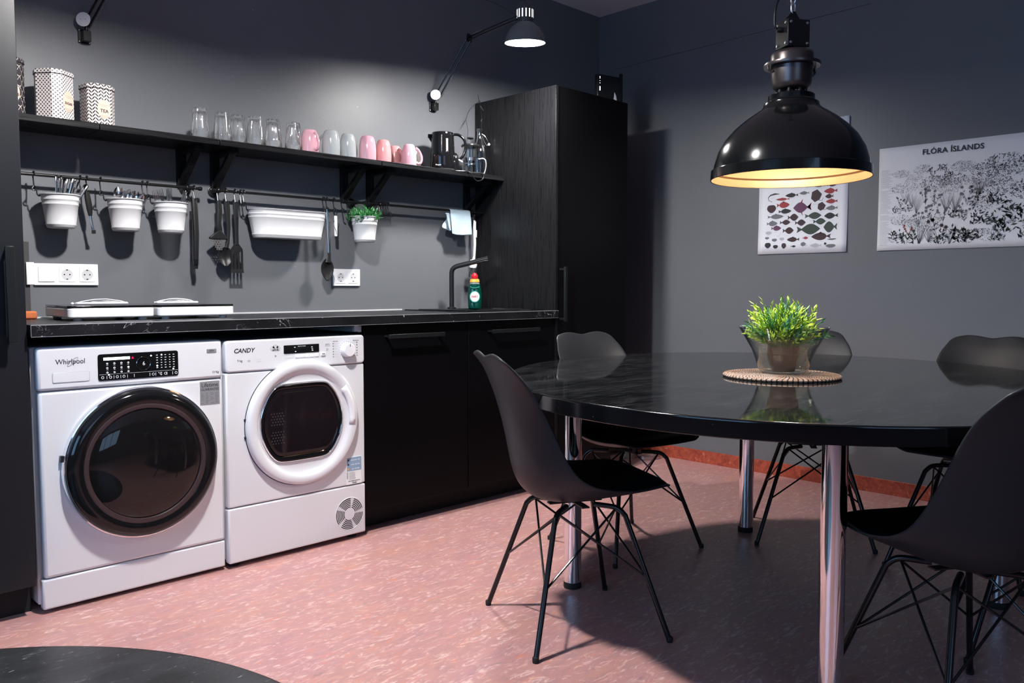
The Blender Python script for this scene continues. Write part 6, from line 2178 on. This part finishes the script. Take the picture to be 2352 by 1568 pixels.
def make_chair():
    t = empty('shell_chair', (0, 0, 0), 0, 'chair', 'chair', 'black shell chairs around the table')
    mb = MB()
    NU, NV = 40, 20
    mb.grid([[shell_pt(i / NU, -1 + 2 * j / NV) for j in range(NV + 1)] for i in range(NU + 1)])
    mb.build('seat_shell', SHELL, t, solidify=0.007, angle=80, subsurf=1)
    mb = MB()
    rows_top, rows_bot = [], []
    for i in range(25):
        s = i / 24
        u = 0.045 + 0.475 * s
        th = 0.018 * (sin(pi * min(1, max(0, s)))) ** 0.45
        ws = 0.90 * (1 - 0.25 * max(0, (s - 0.8) / 0.2) ** 2 - 0.12 * max(0, (0.12 - s) / 0.12) ** 2)
        rt, rb_ = [], []
        for j in range(17):
            v = -1 + 2 * j / 16
            tv = th * (1 - abs(v) ** 4)
            rt.append(shell_pt(u, v, 0.0045 + tv, ws))
            rb_.append(shell_pt(u, v, 0.0042, ws))
        rows_top.append(rt)
        rows_bot.append(rb_)
    mb.grid(rows_top)
    mb.grid(rows_bot)
    bmesh.ops.remove_doubles(mb.bm, verts=mb.bm.verts, dist=0.0004)
    mb.build('seat_pad', PAD, t, angle=80)
    # under-frame
    zt = 0.374
    ct = MB()
    ct.box(-0.085, -0.012, zt + 0.002, 0.085, 0.012, zt + 0.006)
    ct.box(-0.012, -0.085, zt + 0.0015, 0.012, 0.085, zt + 0.0055)
    ct.cyl((0.06, 0, zt + 0.004), (0.06, 0, zt + 0.034), 0.012, n=12)
    ct.cyl((-0.06, 0, zt + 0.004), (-0.06, 0, zt + 0.026), 0.012, n=12)
    ct.build('mounting_plate', METAL_BLACK, t)
    tops, mids = {}, {}
    for sx_ in (1, -1):
        for sy_ in (1, -1):
            foot = Vector((0.2065 * sx_, 0.219 * sy_, 0.004))
            top = Vector((0.112 * sx_, 0.118 * sy_, zt - 0.022))
            pts = [Vector((0.045 * sx_, 0.045 * sy_, zt + 0.001)), Vector((0.085 * sx_, 0.089 * sy_, zt + 0.0005)), Vector((0.100 * sx_, 0.105 * sy_, zt - 0.006)), top]
            path = smooth_path(pts, 4) + [foot]
            lg = MB().tube(path, 0.0080, 12).build('leg', LEG, t, angle=60)
            MB().lathe([(0, -0.004), (0.0088, -0.004), (0.0094, 0.0), (0.0094, 0.010), (0.008, 0.012), (0, 0.012)], 14, Matrix.Translation(foot)).build('foot_cap', RUBBER, lg)
            tops[(sx_, sy_)] = Vector((0.090 * sx_, 0.094 * sy_, zt - 0.006))
            mids[(sx_, sy_)] = top.lerp(foot, 0.50)
    for (sx_, sy_), m_ in mids.items():
        for other in ((-sx_, sy_), (sx_, -sy_)):
            MB().cyl(m_, tops[other], 0.0033, n=8).build('brace_rod', LEG, t)
    return t


chair0 = make_chair()
chairs = [(1.881, 1.625, -26, 'charcoal shell chair at the near left of the table, its back in full view'),
          (2.620, 2.000, 258, 'charcoal shell chair on the kitchen side of the table, in front of the tall cabinet'),
          (3.268, 1.534, 211, 'charcoal shell chair on the far side of the table, behind the glass bowl'),
          (3.300, 0.950, 183, 'charcoal shell chair at the far right of the table, its backrest under the plant poster'),
          (2.074, 0.603, 58.0, 'black shell chair nearest the camera, at the front right of the table'),
          (2.708, 0.572, 111, 'shell chair at the right edge, mostly hidden behind the nearest one')]
for i, (x, y, a, lab) in enumerate(chairs):
    c = chair0 if i == 0 else copy_tree(chair0)
    c.location = (x, y, 0)
    c.rotation_euler = (0, 0, R(a))
    c['label'] = lab

# ================================================================== SMALL THINGS ON THE FLOOR
t = empty('glass_jar', (3.98, 3.02, 0.0), R(-40), 'small teal glass jar on the floor beside the tall cabinet', 'jar')
MB().lathe([(0, 0.0), (0.03, 0.0), (0.032, 0.01), (0.028, 0.045), (0.018, 0.055), (0, 0.055)], 24).build('jar', TEAL_GLASS, t)
pts = []
for k in range(60):
    a = 2 * pi * k / 20
    pts.append((0.075 * cos(a) + 0.045, 0.050 * sin(a), 0.003 + 0.00035 * k))
tag(MB().tube(pts, 0.0022, 6).build('coiled_wire', STEEL, loc=(4.015, 2.95, 0.0), rot=(0, 0, R(-40))), 'shiny coiled wire on the floor in front of the small teal jar', 'wire')
